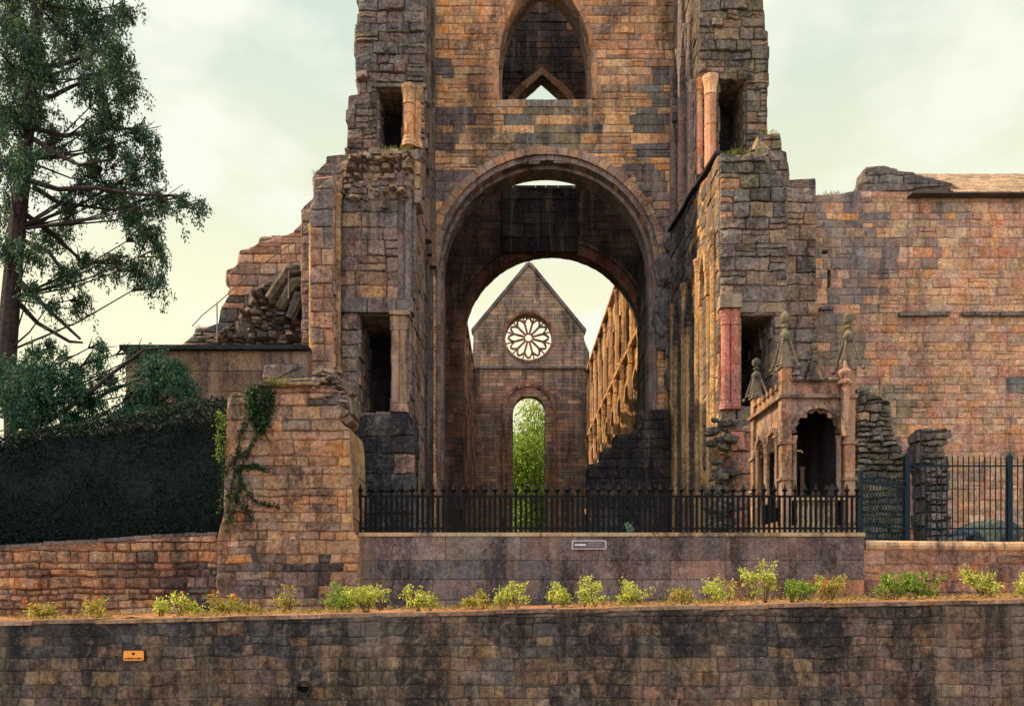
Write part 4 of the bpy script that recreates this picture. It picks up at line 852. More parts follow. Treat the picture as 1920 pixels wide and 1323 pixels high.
# ================================================================= CARVED CANOPY
cn = thing('carved_canopy', 'small open Gothic canopy of carved sandstone with ball-topped pinnacles behind the railing', 'monument')
c_mo = picker([(PINK, 1.5), (ORANGE, .8), (BROWN, 2), (OCHRE, 2), (MAUVE, 1)]); c_mf = picker([(MAUVE, 4), (PINK, 2), (OCHRE, 2), (GREY, 1)])
Y0, Y1 = 17.0, 19.2; XL, XRr = X(1466, 17), X(1603, 17)
def zz(py): return Z(py, 17.0)
def pinnacle(t, x, y, zb, h, w):
    """tent-shaped gablet with splayed crockets, bulb, collar and ball"""
    m = MB(); g1 = s2l((128, 112, 94)); g2 = s2l((104, 94, 82)); g3 = s2l((112, 106, 82))
    m.box((x-w*.95, y-w*.95, zb-.03), (x+w*.95, y+w*.95, zb+.03), g1)
    m.add([(x+a*w*.8, y+b*w*.8, zb+.03) for a, b in ((-1, -1), (1, -1), (1, 1), (-1, 1))]+[(x+a*w*.6, y+b*w*.6, zb+h*.22) for a, b in ((-1, -1), (1, -1), (1, 1), (-1, 1))]+[(x+a*w*.25, y+b*w*.25, zb+h*.5) for a, b in ((-1, -1), (1, -1), (1, 1), (-1, 1))],
          [(0, 1, 5, 4), (1, 2, 6, 5), (2, 3, 7, 6), (3, 0, 4, 7), (4, 5, 9, 8), (5, 6, 10, 9), (6, 7, 11, 10), (7, 4, 8, 11)], g1)
    for a, b in ((-1, -1), (1, -1), (1, 1), (-1, 1)):
        m.tube([(x+a*w*1.55, y+b*w*1.4, zb-.02), (x+a*w*1.3, y+b*w*1.2, zb+.05), (x+a*w*.95, y+b*w*.9, zb+h*.25), (x+a*w*.45, y+b*w*.45, zb+h*.5)], [.035, .028, .03, .03], g2, 6)
        m.lathe((x+a*w*1.55, y+b*w*1.4, zb-.06), [(.01, 0), (.045, .03), (.045, .06), (.01, .09)], g2, 7)
    R_ = w*.62
    m.lathe((x, y, zb+h*.46), [(R_*.5, 0), (R_*1.0, h*.03), (R_*1.25, h*.08), (R_*1.2, h*.13), (R_*.7, h*.18), (R_*.45, h*.2), (R_*.45, h*.24), (R_*.8, h*.255), (R_*.8, h*.28), (R_*.42, h*.29),
        (R_*.45, h*.32), (R_*.9, h*.35), (R_*1.1, h*.40), (R_*1.12, h*.44), (R_*.9, h*.49), (R_*.5, h*.52), (R_*.1, h*.54)], g3, 14)
    return m.build('pinnacle', M_mon, t)
def pier(t, x, y, zt, w):
    m = MB(); z_ = GZ-.3
    while z_ < zt-.02:
        h = min(U(.35, .6), zt-z_); m.box((x-w, y-w, z_), (x+w, y+w, z_+h-.006), c_mo(0, 0), .004); z_ += h
    for py_ in (745, 832, 900):
        if zz(py_) < zt: m.box((x-w-.04, y-w-.04, zz(py_)), (x+w+.04, y+w+.04, zz(py_)+.06), c_mo(0, 0))
    m.build('pier', M_mon, t)
w = .105
for (x, y, zt, ph) in ((XL+.1, Y0+.1, zz(686), 1.2), (XRr-.1, Y0+.1, zz(690), 1.24), (XL+.1, Y1-.1, zz(700), .95), (XRr-.1, Y1-.1, zz(700), .95)):
    pier(cn, x, y, zt, w); pinnacle(cn, x, y, zt, ph, .15)
pinnacle(cn, X(1528, 17), Y0+.05, zz(711), .80, .12)
# turned stump on the front-right pier
mb = MB(); mb.lathe((X(1580, 17), Y0-.12, zz(820)), [(.09, 0), (.09, 1.05), (.16, 1.1), (.16, 1.15), (.1, 1.2), (.15, 1.32), (.15, 1.36), (.06, 1.45), (.02, 1.6)], s2l((176, 134, 108)), 10); mb.build('side_shaft', M_mon, cn)
def arch_panel(t, fr, u0, u1, zsp, zt, rad, nm):
    cu = (u0+u1)/2; hole = [(cu-rad, zsp)]+semi(cu, zsp, rad, 18)+[(cu+rad, zsp)]
    outer = [(u0, zsp-.02)]+[(cu-rad, zsp-.02)]+hole[1:-1]+[(cu+rad, zsp-.02), (u1, zsp-.02), (u1, zt), (u0, zt)]
    m = MB(); masonry('', fr, outer, (), .22, (.25, .35), (.3, .5), c_mf, mb=m, relief=(.002, .006), joint=.004, bev=.006, mortar=(150, 110, 92), reveal=False)
    m.build(nm, M_mon, t)
    m = MB(); ring(m, fr, semi(cu, zsp, rad, 20), .09, -.2, .07, c_mf, joint=.002)
    k_ = 7                                                # cusps hanging in the arch
    for q in range(k_):
        a = math.pi*(q+.5)/k_; a_ = math.pi*q/k_; b_ = math.pi*(q+1)/k_
        pts = [fr.p(cu+rad*math.cos(a_+(b_-a_)*s/6)*(1-.12*(1-math.sin(math.pi*s/6))), zsp+rad*math.sin(a_+(b_-a_)*s/6)*(1-.12*(1-math.sin(math.pi*s/6))), -.08) for s in range(7)]
        m.tube(pts, .028, c_mf(0, 0), 6)
    m.build('cusped_arch', M_mon, t)
arch_panel(cn, face(Y0+.06), XL+.2, XRr-.2, zz(808), zz(745), 43*17/F, 'front_panel')
fs_ = Frame((XL+.06, 0, 0), (0, 1, 0), (0, 0, 1), (-1, 0, 0))
ym = (Y0+Y1)/2
for a, b in ((Y0+.22, ym), (ym, Y1-.22)):
    arch_panel(cn, fs_, a, b, zz(830), zz(745), .36, 'side_panel')
fr2 = Frame((XRr-.06, 0, 0), (0, 1, 0), (0, 0, 1), (1, 0, 0))
cd_ = picker([(DARK, 3), (MAUVE, 1), (BROWN, 1)])
masonry('side_wall', fr2, [(Y0+.22, GZ-.3), (Y1-.22, GZ-.3), (Y1-.22, zz(745)), (Y0+.22, zz(745))], (), .25, (.25, .4), (.3, .6), cd_, M_recess, cn, relief=(.002, .008), reveal=False)  # closed dark wall added to keep the canopy interior dark
masonry('rear_wall', face(Y1-.3), [(XL+.2, GZ-.3), (XRr-.2, GZ-.3), (XRr-.2, zz(745)), (XL+.2, zz(745))], (), .25, (.25, .4), (.3, .6), cd_, M_recess, cn, relief=(.002, .008), reveal=False)  # solid dark back added so the arch opening reads as shade
for q in (0.3, .7):
    mb = MB(); shaft(mb, XL+(XRr-XL)*q, Y1-.42, zz(935), zz(850), .05, c_mf, 1.0, jit=.02); mb.build('column', M_mon, cn)
mb = MB(); mb.box((XL-.06, Y0-.06, zz(746)), (XRr+.04, Y0+.3, zz(740)), c_mf(0, 0)); mb.box((XL-.06, Y0+.3, zz(746)), (XL+.2, Y1+.04, zz(740)), c_mo(0, 0)); mb.box((XRr-.2, Y0+.3, zz(746)), (XRr+.04, Y1+.04, zz(740)), c_mo(0, 0)); mb.build('cornice', M_mon, cn)
mb = MB(); mb.box((XL+.2, Y0+.05, zz(740)), (XRr-.2, Y0+.2, zz(714)), s2l((158, 116, 96))); mb.box((XL+.2, Y0, zz(714)), (XRr-.2, Y0+.25, zz(710)), s2l((120, 104, 88)))
for k in range(4):
    cx = X(1502+19*k, 17)
    for q in range(4): a = math.pi/4+q*math.pi/2; c = Vector((cx+.035*math.cos(a), Y0+.05, zz(727)+.035*math.sin(a))); mb.tube([c+Vector((.035*math.cos(s*math.pi/4), 0, .035*math.sin(s*math.pi/4))) for s in range(9)], .010, s2l((196, 132, 104)), 5)
mb.build('parapet', M_mon, cn)
mb = MB(); mb.box((XL+.05, Y0+.3, zz(738)), (XL+.2, Y1-.2, zz(722)), c_mo(0, 0))
for k in range(6): mb.box((XL+.0, Y0+.35+.3*k, zz(722)), (XL+.2, Y0+.5+.3*k, zz(712)), c_mo(0, 0), .01)
mb.build('side_parapet', M_mon, cn)
mb = MB(); mb.box((XL+.05, Y0+.1, zz(739)), (XRr-.05, Y1-.1, zz(734)), s2l((110, 96, 86))); mb.build('vault', M_mon, cn)
for (x, y, r_) in ((X(1492, 17), Y0+.1, .055), (X(1576, 17), Y0+.1, .055), (XL+.03, ym, .07), (XL+.03, Y0+.42, .045), (XL+.03, Y1-.42, .045), (XRr-.03, ym, .07), (X(1492, 17), Y1-.1, .055), (X(1576, 17), Y1-.1, .055)):
    mb = MB(); shaft(mb, x, y, zz(935), zz(815), r_, c_mf if y < 17.2 else c_mo, 1.0, jit=.02); mb.build('column', M_mon, cn)
mb = MB(); mb.box((XL-.02, Y0-.02, GZ-.3), (XRr+.02, Y0+.22, zz(985)), c_mf(0, 0)); mb.box((XL+.2, Y0-.02, zz(937)), (XRr-.2, Y0+.2, zz(930)), s2l((190, 160, 120)))
mb.box((XL-.02, Y0+.22, GZ-.3), (XL+.22, Y1, zz(975)), c_mo(0, 0)); mb.box((XRr-.22, Y0+.22, GZ-.3), (XRr+.02, Y1, zz(975)), c_mo(0, 0)); mb.build('base', M_mon, cn)
b0 = None
for k in range(8):
    if b0 is None:
        mb = MB(); mb.lathe((0, 0, zz(985)), [(.035, 0), (.035, .06), (.02, .1), (.04, .3), (.02, .45), (.035, .5), (.035, zz(937)-zz(985))], s2l((176, 146, 116)), 8); o = b0 = mb.build('baluster', M_mon, cn)
    else: o = b0.copy(); COL.objects.link(o); o.parent = cn
    o.location = (X(1500+9.6*k, 17), Y0+.1, 0)
mb = MB()                                              # small drinking basin and its spout under the arch
mb.lathe((X(1532, 17.6), 17.9, GZ-.3), [(.2, 0), (.2, .1), (.07, .2), (.06, 1.0), (.1, 1.1), (.3, 1.25), (.32, 1.32), (.28, 1.32), (.1, 1.2)], s2l((150, 122, 96)), 14)
mb.build('basin', M_mon, cn)
mb = MB(); bz = zz(840); mb.tube([(XL+.2, Y0+.3, bz), (X(1512, 17), Y0+.3, bz), (X(1514, 17), Y0+.3, bz-.05)], .018, s2l((190, 160, 70)), 6)
mb.build('lamp_bracket', M_iron, cn)

# ================================================================= SIGNS
def rrect(w, h, r, n=4):
    pts = []
    for cx, cy, a0 in ((w/2-r, h/2-r, 0), (-w/2+r, h/2-r, 90), (-w/2+r, -h/2+r, 180), (w/2-r, -h/2+r, 270)):
        for k in range(n+1): a = R(a0+90*k/n); pts.append((cx+r*math.cos(a), cy+r*math.sin(a)))
    return pts
def plate(mb, c, w, h, r, y0, y1, col):
    pts = rrect(w, h, r); n = len(pts)
    mb.add([(c[0]+a, y0, c[1]+b) for a, b in pts]+[(c[0]+a, y1, c[1]+b) for a, b in pts], [tuple(range(n))]+[tuple(range(n, 2*n))]+[(i, (i+1) % n, n+(i+1) % n, n+i) for i in range(n)], col)
sg = thing('small_sign', 'small orange rectangular notice fixed to the blackened street wall', 'sign')
c = (X(256, 10), Z(1227.5, 10))
mb = MB(); plate(mb, c, .265, .135, .02, 9.93, 10.0, s2l((60, 40, 28))); mb.build('backing', M_sign, sg)
mb = MB(); plate(mb, c, .25, .122, .018, 9.918, 9.93, s2l((236, 150, 70))); mb.build('panel', M_sign, sg)
mb = MB(); mb.tube([(c[0], 9.918, c[1]+.025), (c[0], 9.912, c[1]+.025)], .017, s2l((50, 36, 28)), 12)
for a, b in ((-.095, .024), (-.062, .015), (-.042, .012), (-.022, .018), (.0, .012), (.03, .016), (.052, .012), (.07, .02), (.095, .014)):
    mb.box((c[0]+a-b/2, 9.913, c[1]-.045), (c[0]+a+b/2, 9.9175, c[1]-.025+U(-.003, .004)), s2l((110, 56, 28) if a > -.09 else (70, 50, 20)))
mb.build('lettering', M_sign, sg)
pq = thing('name_plaque', 'long grey plaque with a pale border on the railing wall', 'sign')
c = (X(1104, 15), Z(1021, 15))
mb = MB(); plate(mb, c, .65, .17, .015, 14.95, 14.985, s2l((176, 168, 168))); mb.build('border', M_sign, pq)
mb = MB(); plate(mb, c, .59, .125, .01, 14.942, 14.95, s2l((92, 82, 84))); mb.build('panel', M_sign, pq)
mb = MB()
for a, b in ((-.24, .05), (-.19, .03), (-.155, .03), (-.10, .08)): mb.box((c[0]+a-b/2, 14.936, c[1]-.018), (c[0]+a+b/2, 14.9415, c[1]+.012), s2l((214, 210, 206)))
for r_, l_ in ((.03, 9), (.0, 8), (-.03, 10)):
    x_ = c[0]-.02
    for k in range(l_):
        b = U(.014, .028)
        if x_+b > c[0]+.27: break
        mb.box((x_, 14.937, c[1]+r_-.005), (x_+b, 14.9415, c[1]+r_+.006), s2l((150, 142, 144))); x_ += b+.007
mb.build('lettering', M_sign, pq)

# ================================================================= VEGETATION
def leaves(mb_arr, cen, n, size, aspect, tint, droop=0.0, rs=None, spread=None):
    """numpy quads; cen: (k,3) anchor points; returns into lists"""
    rs = rs or np.random.RandomState(1)
    idx = rs.randint(0, len(cen), n); p = cen[idx]+(rs.normal(size=(n, 3))*spread if spread is not None else 0)
    a = rs.normal(size=(n, 3)); a[:, 2] -= droop; a /= np.linalg.norm(a, axis=1)[:, None]
    b = np.cross(a, rs.normal(size=(n, 3))); b /= np.linalg.norm(b, axis=1)[:, None]
    s = size*rs.uniform(.6, 1.4, n)[:, None]; w = s*aspect
    v = np.stack([p, p+a*s*.5+b*w*.5, p+a*s, p+a*s*.5-b*w*.5], axis=1)
    t = np.array(tint); c = t[rs.randint(0, len(t), n)]*rs.uniform(.7, 1.3, (n, 1))
    mb_arr.append((v.reshape(-1, 3), c))
def build_quads(name, arrs, mat, parent=None, extra=None):
    v = np.concatenate([a for a, _ in arrs]); c = np.concatenate([b for _, b in arrs]); n = len(c)
    ev = extra.v if extra else []; ef = extra.f if extra else []; ec = extra.c if extra else []
    me = bpy.data.meshes.new(name); nv = len(v); V_ = np.concatenate([v, np.array(ev).reshape(-1, 3)]) if ev else v
    me.vertices.add(len(V_)); me.vertices.foreach_set('co', V_.astype(np.float32).ravel())
    loops = list(np.arange(nv)); starts = list(range(0, nv, 4)); q = nv
    ecl = []
    for f, cc in zip(ef, ec):
        starts.append(q); loops += [i+nv for i in f]; q += len(f); ecl += [cc]*len(f)
    me.loops.add(len(loops)); me.loops.foreach_set('vertex_index', np.array(loops, dtype=np.int32))
    me.polygons.add(len(starts)); me.polygons.foreach_set('loop_start', np.array(starts, dtype=np.int32))
    me.update(calc_edges=True); me.validate()
    at = me.color_attributes.new(name='Col', type='FLOAT_COLOR', domain='CORNER')
    cc = np.ones((nv, 4)); cc[:, :3] = np.repeat(c, 4, axis=0)
    if ecl: e = np.ones((len(ecl), 4)); e[:, :3] = np.array(ecl); cc = np.concatenate([cc, e])
    at.data.foreach_set('color', cc.astype(np.float32).ravel())
    me.materials.append(mat); o = bpy.data.objects.new(name, me); COL.objects.link(o)
    if parent: o.parent = parent
    return o
G_DK = [s2l(c) for c in ((62, 88, 62), (46, 74, 62), (80, 104, 62), (52, 80, 78), (92, 108, 60))]
G_BR = [s2l(c) for c in ((104, 128, 48), (128, 150, 58), (90, 116, 44), (150, 160, 70))]
G_IVY = [s2l(c) for c in ((46, 74, 42), (36, 60, 42), (66, 98, 48), (32, 52, 42))]

def spray_clump(arr, twigs, c, rx, ry, rz, n, rs, tint, D):
    """drooping sprays hung from short twigs inside an ellipsoid"""
    for _ in range(n):
        u = rs.normal(size=3); u /= np.linalg.norm(u); u *= rs.uniform(.1, 1.12)
        p = np.array([c[0]+u[0]*rx, c[1]+u[1]*ry, c[2]+u[2]*rz])
        d = rs.normal(size=3)*.25; d[2] = -abs(rs.normal(.8, .3)); ln = rs.uniform(.3, .75)*(D/20)
        k = 7; t = np.linspace(0, 1, k)[:, None]; pts = p+d*t*ln
        leaves(arr, pts, 60, .095*D/20, .34, tint, 1.4, rs, .05*D/20)
def conifer(name, label, D, trunk_px, trunk_r, limbs, clumps, dens, seed, tint, dy=1.5):
    t = thing(name, label, 'tree'); rs = np.random.RandomState(seed); m = MB()
    tp = [P(a, b, D) for a, b in trunk_px]; m.tube(tp, trunk_r, s2l((60, 48, 46)), 10)
    rl_ = random.Random(seed)
    m.build('trunk', M_bark, t)
    m = MB()
    for lm in limbs:
        pts = [P(a, b, D+dd) for a, b, dd in lm]; n = len(pts)
        m.tube(pts, [.06*(1-k/(n))+.012 for k in range(n)], s2l((54, 44, 42)), 7)
    arr = []
    for (cx, cy, rx, ry) in clumps:
        dd = rl_.uniform(-dy, dy); c = P(cx, cy, D+dd); k = D/F
        # twig to the nearest trunk point
        near = min(tp, key=lambda q: abs((q-c).z+1.0)+(q-c).length*.2)
        mid = (near+c)/2+Vector((0, 0, -.15)); m.tube([near, mid, c], [.03, .02, .01], s2l((54, 44, 42)), 5)
        for q in range(5):
            e = c+Vector((rl_.uniform(-1, 1)*rx*k, rl_.uniform(-.5, .5), rl_.uniform(-1, 1)*ry*k)); m.tube([c.lerp(mid, .3), e], [.02, .007], s2l((54, 44, 42)), 4)
        n = int(dens*rx*ry/900)+2
        spray_clump(arr, m, c, rx*k, min(rx, ry)*k, ry*k, n, rs, tint, D)
    m.build('limbs', M_bark, t); build_quads('crown', arr, M_needle, t); return t
big = [(20, 20, 60, 40), (110, 15, 60, 40), (185, 25, 50, 35), (235, 10, 30, 25), (60, 70, 55, 45), (150, 75, 50, 35), (205, 85, 45, 35), (20, 120, 35, 45), (85, 130, 40, 35), (225, 125, 35, 35), (170, 140, 35, 30), (20, 200, 30, 50), (65, 205, 35, 40),
       (240, 165, 22, 30), (190, 180, 28, 35), (100, 250, 30, 45), (55, 290, 30, 50), (210, 215, 30, 22), (265, 240, 26, 26), (288, 250, 14, 18), (170, 240, 35, 25), (210, 270, 32, 28), (185, 310, 35, 32), (240, 290, 15, 25), (290, 300, 18, 25), (255, 325, 28, 18),
       (15, 300, 22, 50), (150, 345, 30, 20), (215, 345, 28, 28), (255, 385, 50, 42), (300, 365, 30, 18), (345, 365, 28, 14), (378, 378, 14, 14), (205, 370, 30, 20), (275, 430, 28, 32), (130, 380, 35, 22), (25, 380, 25, 35), (100, 430, 38, 25), (60, 460, 30, 25), (15, 455, 18, 30),
       (300, 465, 14, 25), (255, 495, 45, 25), (215, 480, 30, 20), (290, 520, 18, 20), (170, 480, 30, 20), (120, 505, 35, 25), (150, 560, 22, 25), (60, 530, 20, 18), (100, 560, 18, 14)]
limbs = [[(60, 190, 0), (100, 180, 0), (130, 165, -.5), (165, 148, -1)], [(60, 340, 0), (110, 355, -.5), (180, 352, -1), (260, 365, -1.2), (350, 368, -1.4)], [(62, 350, 0), (110, 380, .3), (150, 385, .5), (220, 395, .8)],
         [(45, 400, 0), (100, 440, .5), (160, 495, 1), (240, 480, 1)], [(45, 250, 0), (110, 290, -.6), (150, 310, -1), (200, 300, -1)], [(62, 240, 0), (120, 255, 1), (180, 245, 1.4), (260, 240, 1.6)], [(30, 520, 0), (90, 580, -.5), (150, 635, -.8)], [(28, 560, 0), (70, 605, .5), (130, 640, .5), (155, 642, .5)],
         [(40, 450, 0), (90, 470, 0), (140, 540, 0)], [(52, 130, 0), (120, 120, .4), (200, 90, .8)]]
conifer('conifer', 'tall dark conifer with drooping sprays at the left edge, its trunk bare low down', 20.0,
        [(2, 760), (12, 660), (20, 560), (32, 430), (45, 300), (58, 150), (72, 10), (80, -120)], [.26, .24, .22, .2, .18, .16, .13, .06], limbs, big+[(60, -50, 80, 40), (150, -40, 60, 30), (20, -110, 60, 40), (90, -120, 60, 40), (-30, 60, 40, 60), (-30, 200, 40, 60), (-40, 350, 40, 60)], 20, 11, G_DK)
low = [(25, 690, 45, 28), (80, 695, 45, 28), (130, 715, 40, 25), (30, 740, 45, 30), (90, 750, 40, 25), (170, 745, 35, 22), (180, 665, 18, 14), (150, 690, 20, 12), (190, 640, 12, 10), (205, 700, 18, 14), (290, 690, 40, 25), (335, 690, 30, 25), (345, 720, 25, 20), (270, 730, 40, 22), (225, 760, 35, 18), (300, 760, 45, 20),
       (250, 655, 20, 9), (290, 652, 24, 9), (100, 640, 14, 12), (120, 655, 14, 10), (70, 650, 16, 12), (60, 785, 40, 18), (150, 780, 40, 16), (230, 780, 40, 14)]
conifer('low_conifer', 'low spreading conifer with feathery green branches just behind the clipped hedge', 18.4,
        [(20, 1000), (22, 850), (18, 760), (30, 700), (60, 660)], [.16, .15, .13, .1, .04], [[(20, 800, 0), (90, 790, 0), (170, 735, -.3), (210, 700, -.3), (270, 655, -.4), (330, 650, -.4)], [(20, 820, 0), (110, 800, .3), (200, 735, .5), (290, 700, .4)], [(20, 760, 0), (80, 730, 0), (140, 700, .2)], [(24, 860, 0), (150, 830, .2), (250, 790, 0), (320, 740, 0)]], low, 30, 5, [s2l(c) for c in ((58, 92, 66), (44, 76, 58), (70, 104, 62), (50, 84, 70))], dy=.5)

# clipped hedge
hdg = MB(); rs = np.random.RandomState(3); arr = []
tpx = [-120, 0, 70, 150, 230, 300, 360, 405, 424]; tpy = [850, 822, 802, 792, 778, 766, 752, 742, 748]
def htop_z(x): return Z(np.interp(x*F/15.2+VX, tpx, tpy), 15.2)
gx = np.linspace(X(-120, 15.2), X(421, 15.2), 60); nyh = 14; vs = []; fs = []
prof = [(15.35, 2.4), (15.25, 3.2), (15.22, 4.0), (15.25, 4.6), (15.4, 9.0), (16.2, 9.1), (17.0, 9.0), (17.2, 2.2)]
for x_ in gx:
    zt = htop_z(x_)
    for (y_, z_) in prof:
        z2 = min(z_, zt-.12) if z_ < 8.9 else zt-(.12 if z_ < 9.05 else .02)
        n_ = .10*noise.noise(Vector((x_*1.4, y_*1.4, z2*1.4)))
        vs.append((x_, y_+n_, z2+n_*.5 if z_ > 8 else z2))
k_ = len(prof)
for i in range(len(gx)-1):
    for j in range(k_-1): a = i*k_+j; fs.append((a, a+k_, a+k_+1, a+1))
fs.append(tuple(range((len(gx)-1)*k_, len(gx)*k_))); fs.append(tuple(range(k_))[::-1])
hdg.add(vs, fs, s2l((22, 34, 30)))
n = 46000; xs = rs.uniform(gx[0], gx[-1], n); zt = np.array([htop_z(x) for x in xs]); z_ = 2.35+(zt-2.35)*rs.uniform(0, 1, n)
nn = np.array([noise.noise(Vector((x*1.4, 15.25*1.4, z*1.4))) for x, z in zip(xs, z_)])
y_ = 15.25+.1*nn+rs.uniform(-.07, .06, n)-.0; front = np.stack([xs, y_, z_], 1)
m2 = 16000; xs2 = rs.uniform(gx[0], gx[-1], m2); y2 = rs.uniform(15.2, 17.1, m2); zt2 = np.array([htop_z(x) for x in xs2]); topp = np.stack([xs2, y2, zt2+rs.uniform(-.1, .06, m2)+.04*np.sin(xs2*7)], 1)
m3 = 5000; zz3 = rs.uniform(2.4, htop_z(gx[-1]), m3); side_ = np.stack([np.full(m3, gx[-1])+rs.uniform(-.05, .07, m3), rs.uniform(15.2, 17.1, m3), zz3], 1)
for pts, nn_ in ((front, n), (topp, m2), (side_, m3)): leaves(arr, pts, nn_, .055, .45, [s2l(c) for c in (((24, 38, 32), (20, 32, 30), (32, 46, 34)) if pts is front else ((44, 62, 42), (60, 80, 48), (30, 46, 38)))], 0, rs)  # front leaves painted darker, top and end brighter as if lit
o = build_quads('clipped_hedge', arr, M_needle, None, hdg); tag(o, 'big dark clipped hedge with flat face rising to the right, on the rough orange wall', 'hedge')

# ivy
def ivy(label, paths, n, spread, tint, seed):
    t = thing('ivy', label, 'ivy'); m = MB(); anchors = []; rs = np.random.RandomState(seed)
    for pth in paths:
        pts = [P(a, b, DW-.06) for a, b in pth]; m.tube(pts, .009, s2l((70, 58, 44)), 5)
        for a, b in zip(pts[:-1], pts[1:]):
            for q in np.linspace(0, 1, 8): anchors.append(a.lerp(b, q))
    m.build('stem', M_bark, t); arr = []; leaves(arr, np.array(anchors), n, .042, .85, tint, .3, rs, np.array([spread, .04, spread])); build_quads('leaves', arr, M_leaf, t)
ivy('bushy ivy clump hanging from the top of the pale broken wall under the slabs', [[(470, 735), (480, 770), (485, 800)], [(490, 730), (500, 770), (492, 810)], [(478, 730), (472, 760), (480, 785)], [(505, 735), (505, 765)]], 2600, .06, G_IVY, 1)
ivy('climbing ivy strands spreading up the pale wall from the edge of the hedge', [[(412, 960), (420, 880), (412, 820), (408, 770)], [(420, 890), (440, 860), (470, 840), (490, 800)], [(430, 980), (445, 930), (450, 880), (465, 850)], [(440, 860), (455, 910), (480, 940), (520, 950)], [(425, 1000), (430, 930), (440, 880)], [(450, 880), (475, 872), (500, 880)], [(436, 930), (460, 950), (475, 975)], [(445, 850), (452, 810), (470, 780)]], 2200, .028, G_IVY, 2)
ivy('bright green ivy edge between hedge and pale wall', [[(412, 860), (408, 820), (416, 790), (410, 775)], [(420, 850), (415, 815)]], 420, .035, G_BR, 3)

# rose bushes in the bed
def rose(i, px_, h_px, w_px, label, tint, bloom=None, D=11.8):
    x = X(px_, D); zb = zbed(x)-.01; h = h_px*.98*D/F; w = w_px*1.15*D/F; t = thing('rose_bush', label, 'rose bush', (x, D, zb), 'rose bushes along the bed'); rs = np.random.RandomState(100+i); m = MB(); anchors = []
    nb = max(2, int(w_px/16)); lean = rs.uniform(-.25, .25)
    bases = [Vector((rs.uniform(-.28, .28)*w, rs.uniform(-.12, .12), -.03)) for _ in range(nb)]
    for k in range(max(5, int(w_px/5))):
        b0_ = bases[k % nb]; a = rs.uniform(0, 6.28); e = b0_+Vector(((math.cos(a)*.42*rs.uniform(.3, 1)+lean)*w, math.sin(a)*w*.3, h*rs.choice([.45, .6, .75, .9, 1.05])*rs.uniform(.85, 1.1)))
        mid = b0_.lerp(e, .5)+Vector((rs.uniform(-.05, .05), 0, rs.uniform(0, .05))); m.tube([b0_, mid, e], [.008, .006, .003], s2l((90, 74, 44)), 5)
        for q in np.linspace(.1, 1, 6): anchors.append(mid.lerp(e, q))
        for s in range(3):
            b = mid.lerp(e, rs.uniform(.0, .9)); c = b+Vector((rs.uniform(-1, 1)*.11, rs.uniform(-.1, .1), rs.uniform(-.06, .08))); m.tube([b, c], [.004, .002], s2l((100, 84, 48)), 4)
            for q in (.5, .8, 1): anchors.append(b.lerp(c, q))
    m.build('stem', M_bark, t); arr = []
    leaves(arr, np.array(anchors), int(17*w_px), .037, .6, tint, .1, rs, np.array([.026, .026, .02])); build_quads('leaves', arr, M_leaf, t)
    if bloom:
        for k in range(bloom): m = MB(); a = max((anchors[rs.randint(len(anchors))] for _ in range(5)), key=lambda q: q.z); rock(m, (a[0], a[1], a[2]+.03), (.024, .024, .02), s2l((214, 84, 60)), k); m.build('bloom', M_leaf, t)
YG = [s2l(c) for c in ((200, 204, 92), (176, 188, 74), (216, 212, 122), (140, 160, 60))]
YR = [s2l(c) for c in ((186, 176, 86), (166, 112, 70), (160, 164, 70), (150, 156, 66), (180, 168, 92))]
GG = [s2l(c) for c in ((140, 170, 64), (110, 148, 54), (170, 184, 80), (90, 120, 50))]
RB = [(85, 34, 62, 'straggly reddish rose bush, first from the left end of the bed', YR, 3), (185, 36, 46, 'thin rose bush left of and above the orange notice', YR, 2), (298, 30, 36, 'tiny yellow-green rose bush just right of the orange notice', YG, 0), (352, 40, 42, 'small rose bush with one reddish top beside the tiny yellow-green one', YG, 2),
      (445, 46, 70, 'low spreading rose bush with a coral-red bloom below the ivy', YR, 3), (545, 46, 30, 'slim upright rose bush against the dark foot of the broken wall', YR, 0), (636, 56, 70, 'bright green bushy rose at the corner where the smooth grey wall begins', GG, 0), (705, 54, 70, 'dense bright rose bush immediately right of the corner bush', YG, 0),
      (800, 50, 56, 'rounded yellow-green rose bush standing apart under the left part of the railing', YG, 0), (880, 36, 34, 'spindly little rose left of the pair near the railing middle', YR, 0), (908, 38, 26, 'smallest spindly rose with pale tips, right of its spindly neighbour', YR, 0), (958, 54, 60, 'wide pale rose bush below the middle of the doorway', YG, 0),
      (1050, 50, 52, 'leaning yellow rose bush just left of below the grey plaque', YG, 0), (1110, 52, 50, 'upright yellow rose bush directly below the grey plaque', YG, 0), (1192, 52, 60, 'open vase-shaped rose bush right of the grey plaque', YG, 0), (1280, 30, 40, 'sparse short rose with brownish leaves in the right half of the bed', YR, 0),
      (1348, 54, 66, 'broad rose bush left of the tallest one', YG, 0), (1415, 72, 62, 'tallest of the rose bushes, with an upright yellow top', YG, 0), (1475, 46, 56, 'low bright green rose touching the tallest bush on its right', GG, 0), (1550, 54, 56, 'rose bush with red-tipped shoots in front of the orange end of the grey wall', YR, 1), (1662, 54, 78, 'wide bright rose bush under the iron gate', GG, 0),
      (1738, 50, 66, 'rounded green rose bush under the thin railing', GG, 0), (1848, 66, 66, 'full tall rose bush near the right end of the bed', YG, 0), (1926, 50, 40, 'rose bush cut off by the right edge of the picture', YG, 0)]
for i, (a, h_, w_, lb, tn, bl) in enumerate(RB): rose(i, a, h_, w_, lb, tn, bl)

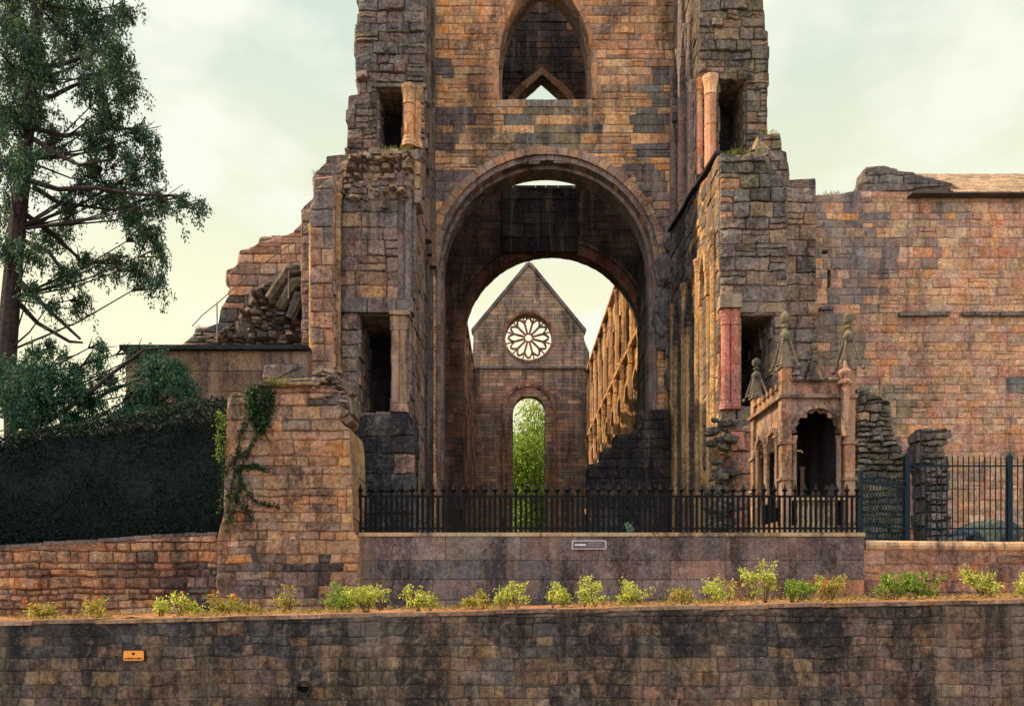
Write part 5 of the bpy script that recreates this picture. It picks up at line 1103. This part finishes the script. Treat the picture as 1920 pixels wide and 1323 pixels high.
rs = np.random.RandomState(77); arr = []; k = 9000
gx_ = rs.uniform(-7.5, 8, k); gy_ = 10.5+4.4*rs.uniform(0, 1, k)**1.6; keep = np.array([noise.noise(Vector((a*.9, b*.9, 5))) > -.05 for a, b in zip(gx_, gy_)]); gx_, gy_ = gx_[keep], gy_[keep]
leaves(arr, np.stack([gx_, gy_, zbed(gx_)+.015], 1), len(gx_), .05, .35, [s2l(c) for c in ((150, 140, 66), (120, 124, 56), (168, 140, 84), (130, 96, 60))], -.5, rs, np.array([.02, .02, .01]))
tag(build_quads('ground_cover', arr, M_leaf), 'sparse weeds and dry leaf litter over the rose bed', 'ground cover', kind='stuff')

rs = np.random.RandomState(91); pts = []
for a, b, D_, n_, sp in ((520, 722, DW-.1, 16, 22), (600, 716, DW, 8, 14), (740, 282, D1+.3, 14, 24), (700, 292, D1+.4, 12, 30), (600, 327, 25.4, 5, 8), (1395, 288, D1+.5, 16, 32), (1440, 252, D1+1, 7, 14), (1560, 367, DR+.2, 12, 24), (1632, 325, DR+.2, 7, 10), (518, 450, DT+.2, 7, 24), (385, 618, DT+.2, 8, 14), (1645, 745, 24.5, 9, 18), (1420, 784, D1-.6, 9, 22)):
    for _ in range(n_):
        c_ = P(a+rs.uniform(-sp, sp), b+rs.uniform(-2, 3), D_+rs.uniform(-.05, .25)); pts += [tuple(c_)]*14
arr = []; leaves(arr, np.array(pts), len(pts), .13, .10, [s2l(c) for c in ((120, 124, 60), (96, 108, 52), (150, 140, 78), (80, 96, 50))], -1.6, rs, np.array([.05, .04, .01]))
tag(build_quads('ledge_grass', arr, M_leaf), 'tufts of grass rooted on the broken wall tops and ledges', 'grass', kind='stuff')

# weed by the railing foot
t = thing('weed', 'small bluish weed at the foot of the railing right of the plaque', 'plant', P(1178, 999, 15.12)); m = MB(); an = []
for k in range(6):
    e = Vector((U(-.14, .14), U(-.03, .03), U(.06, .2))); m.tube([(0, 0, -.01), e*.5+Vector((0, 0, .03)), e], .004, s2l((90, 110, 90)), 4); an += [e*q for q in (.5, .7, 1)]
m.build('stem', M_bark, t); arr = []; leaves(arr, np.array([tuple(a) for a in an]), 70, .04, .5, [s2l((110, 140, 130))], 0, np.random.RandomState(9), .015); build_quads('leaves', arr, M_leaf, t)

# green tree beyond the west doorway
def leafy(name, label, D, cx, cz, rx, rz, nclump, nleaf, seed, tint):
    t = thing(name, label, 'tree'); rs = np.random.RandomState(seed); m = MB(); x = cx
    m.tube([(x, D, GZ-.3), (x+.2, D, cz*.4), (x, D, cz)], [.5, .4, .2], s2l((80, 64, 52)), 8); m.build('trunk', M_bark, t); arr = []; m = MB()
    for k in range(nclump):
        u = rs.normal(size=3); u /= np.linalg.norm(u); u *= rs.uniform(.35, 1); c = Vector((cx+u[0]*rx, D+u[1]*rx*.8, cz+u[2]*rz))
        m.tube([(x, D, cz*.6), ((x+c.x)/2, (D+c.y)/2, c.z*.9), c], [.14, .08, .03], s2l((84, 68, 52)), 5)
        leaves(arr, np.array([tuple(c)]), nleaf, .32, .45, tint, .9, rs, np.array([rx*.17, rx*.17, rz*.14]))
    m.build('limbs', M_bark, t); build_quads('crown', arr, M_leaf, t)
leafy('garden_tree', 'bright green leafy tree seen through the narrow gable doorway', 84, 2.0, 13.2, 4.4, 8.8, 105, 420, 21, [s2l(c) for c in ((132, 156, 60), (160, 178, 74), (98, 128, 50), (176, 184, 90))])
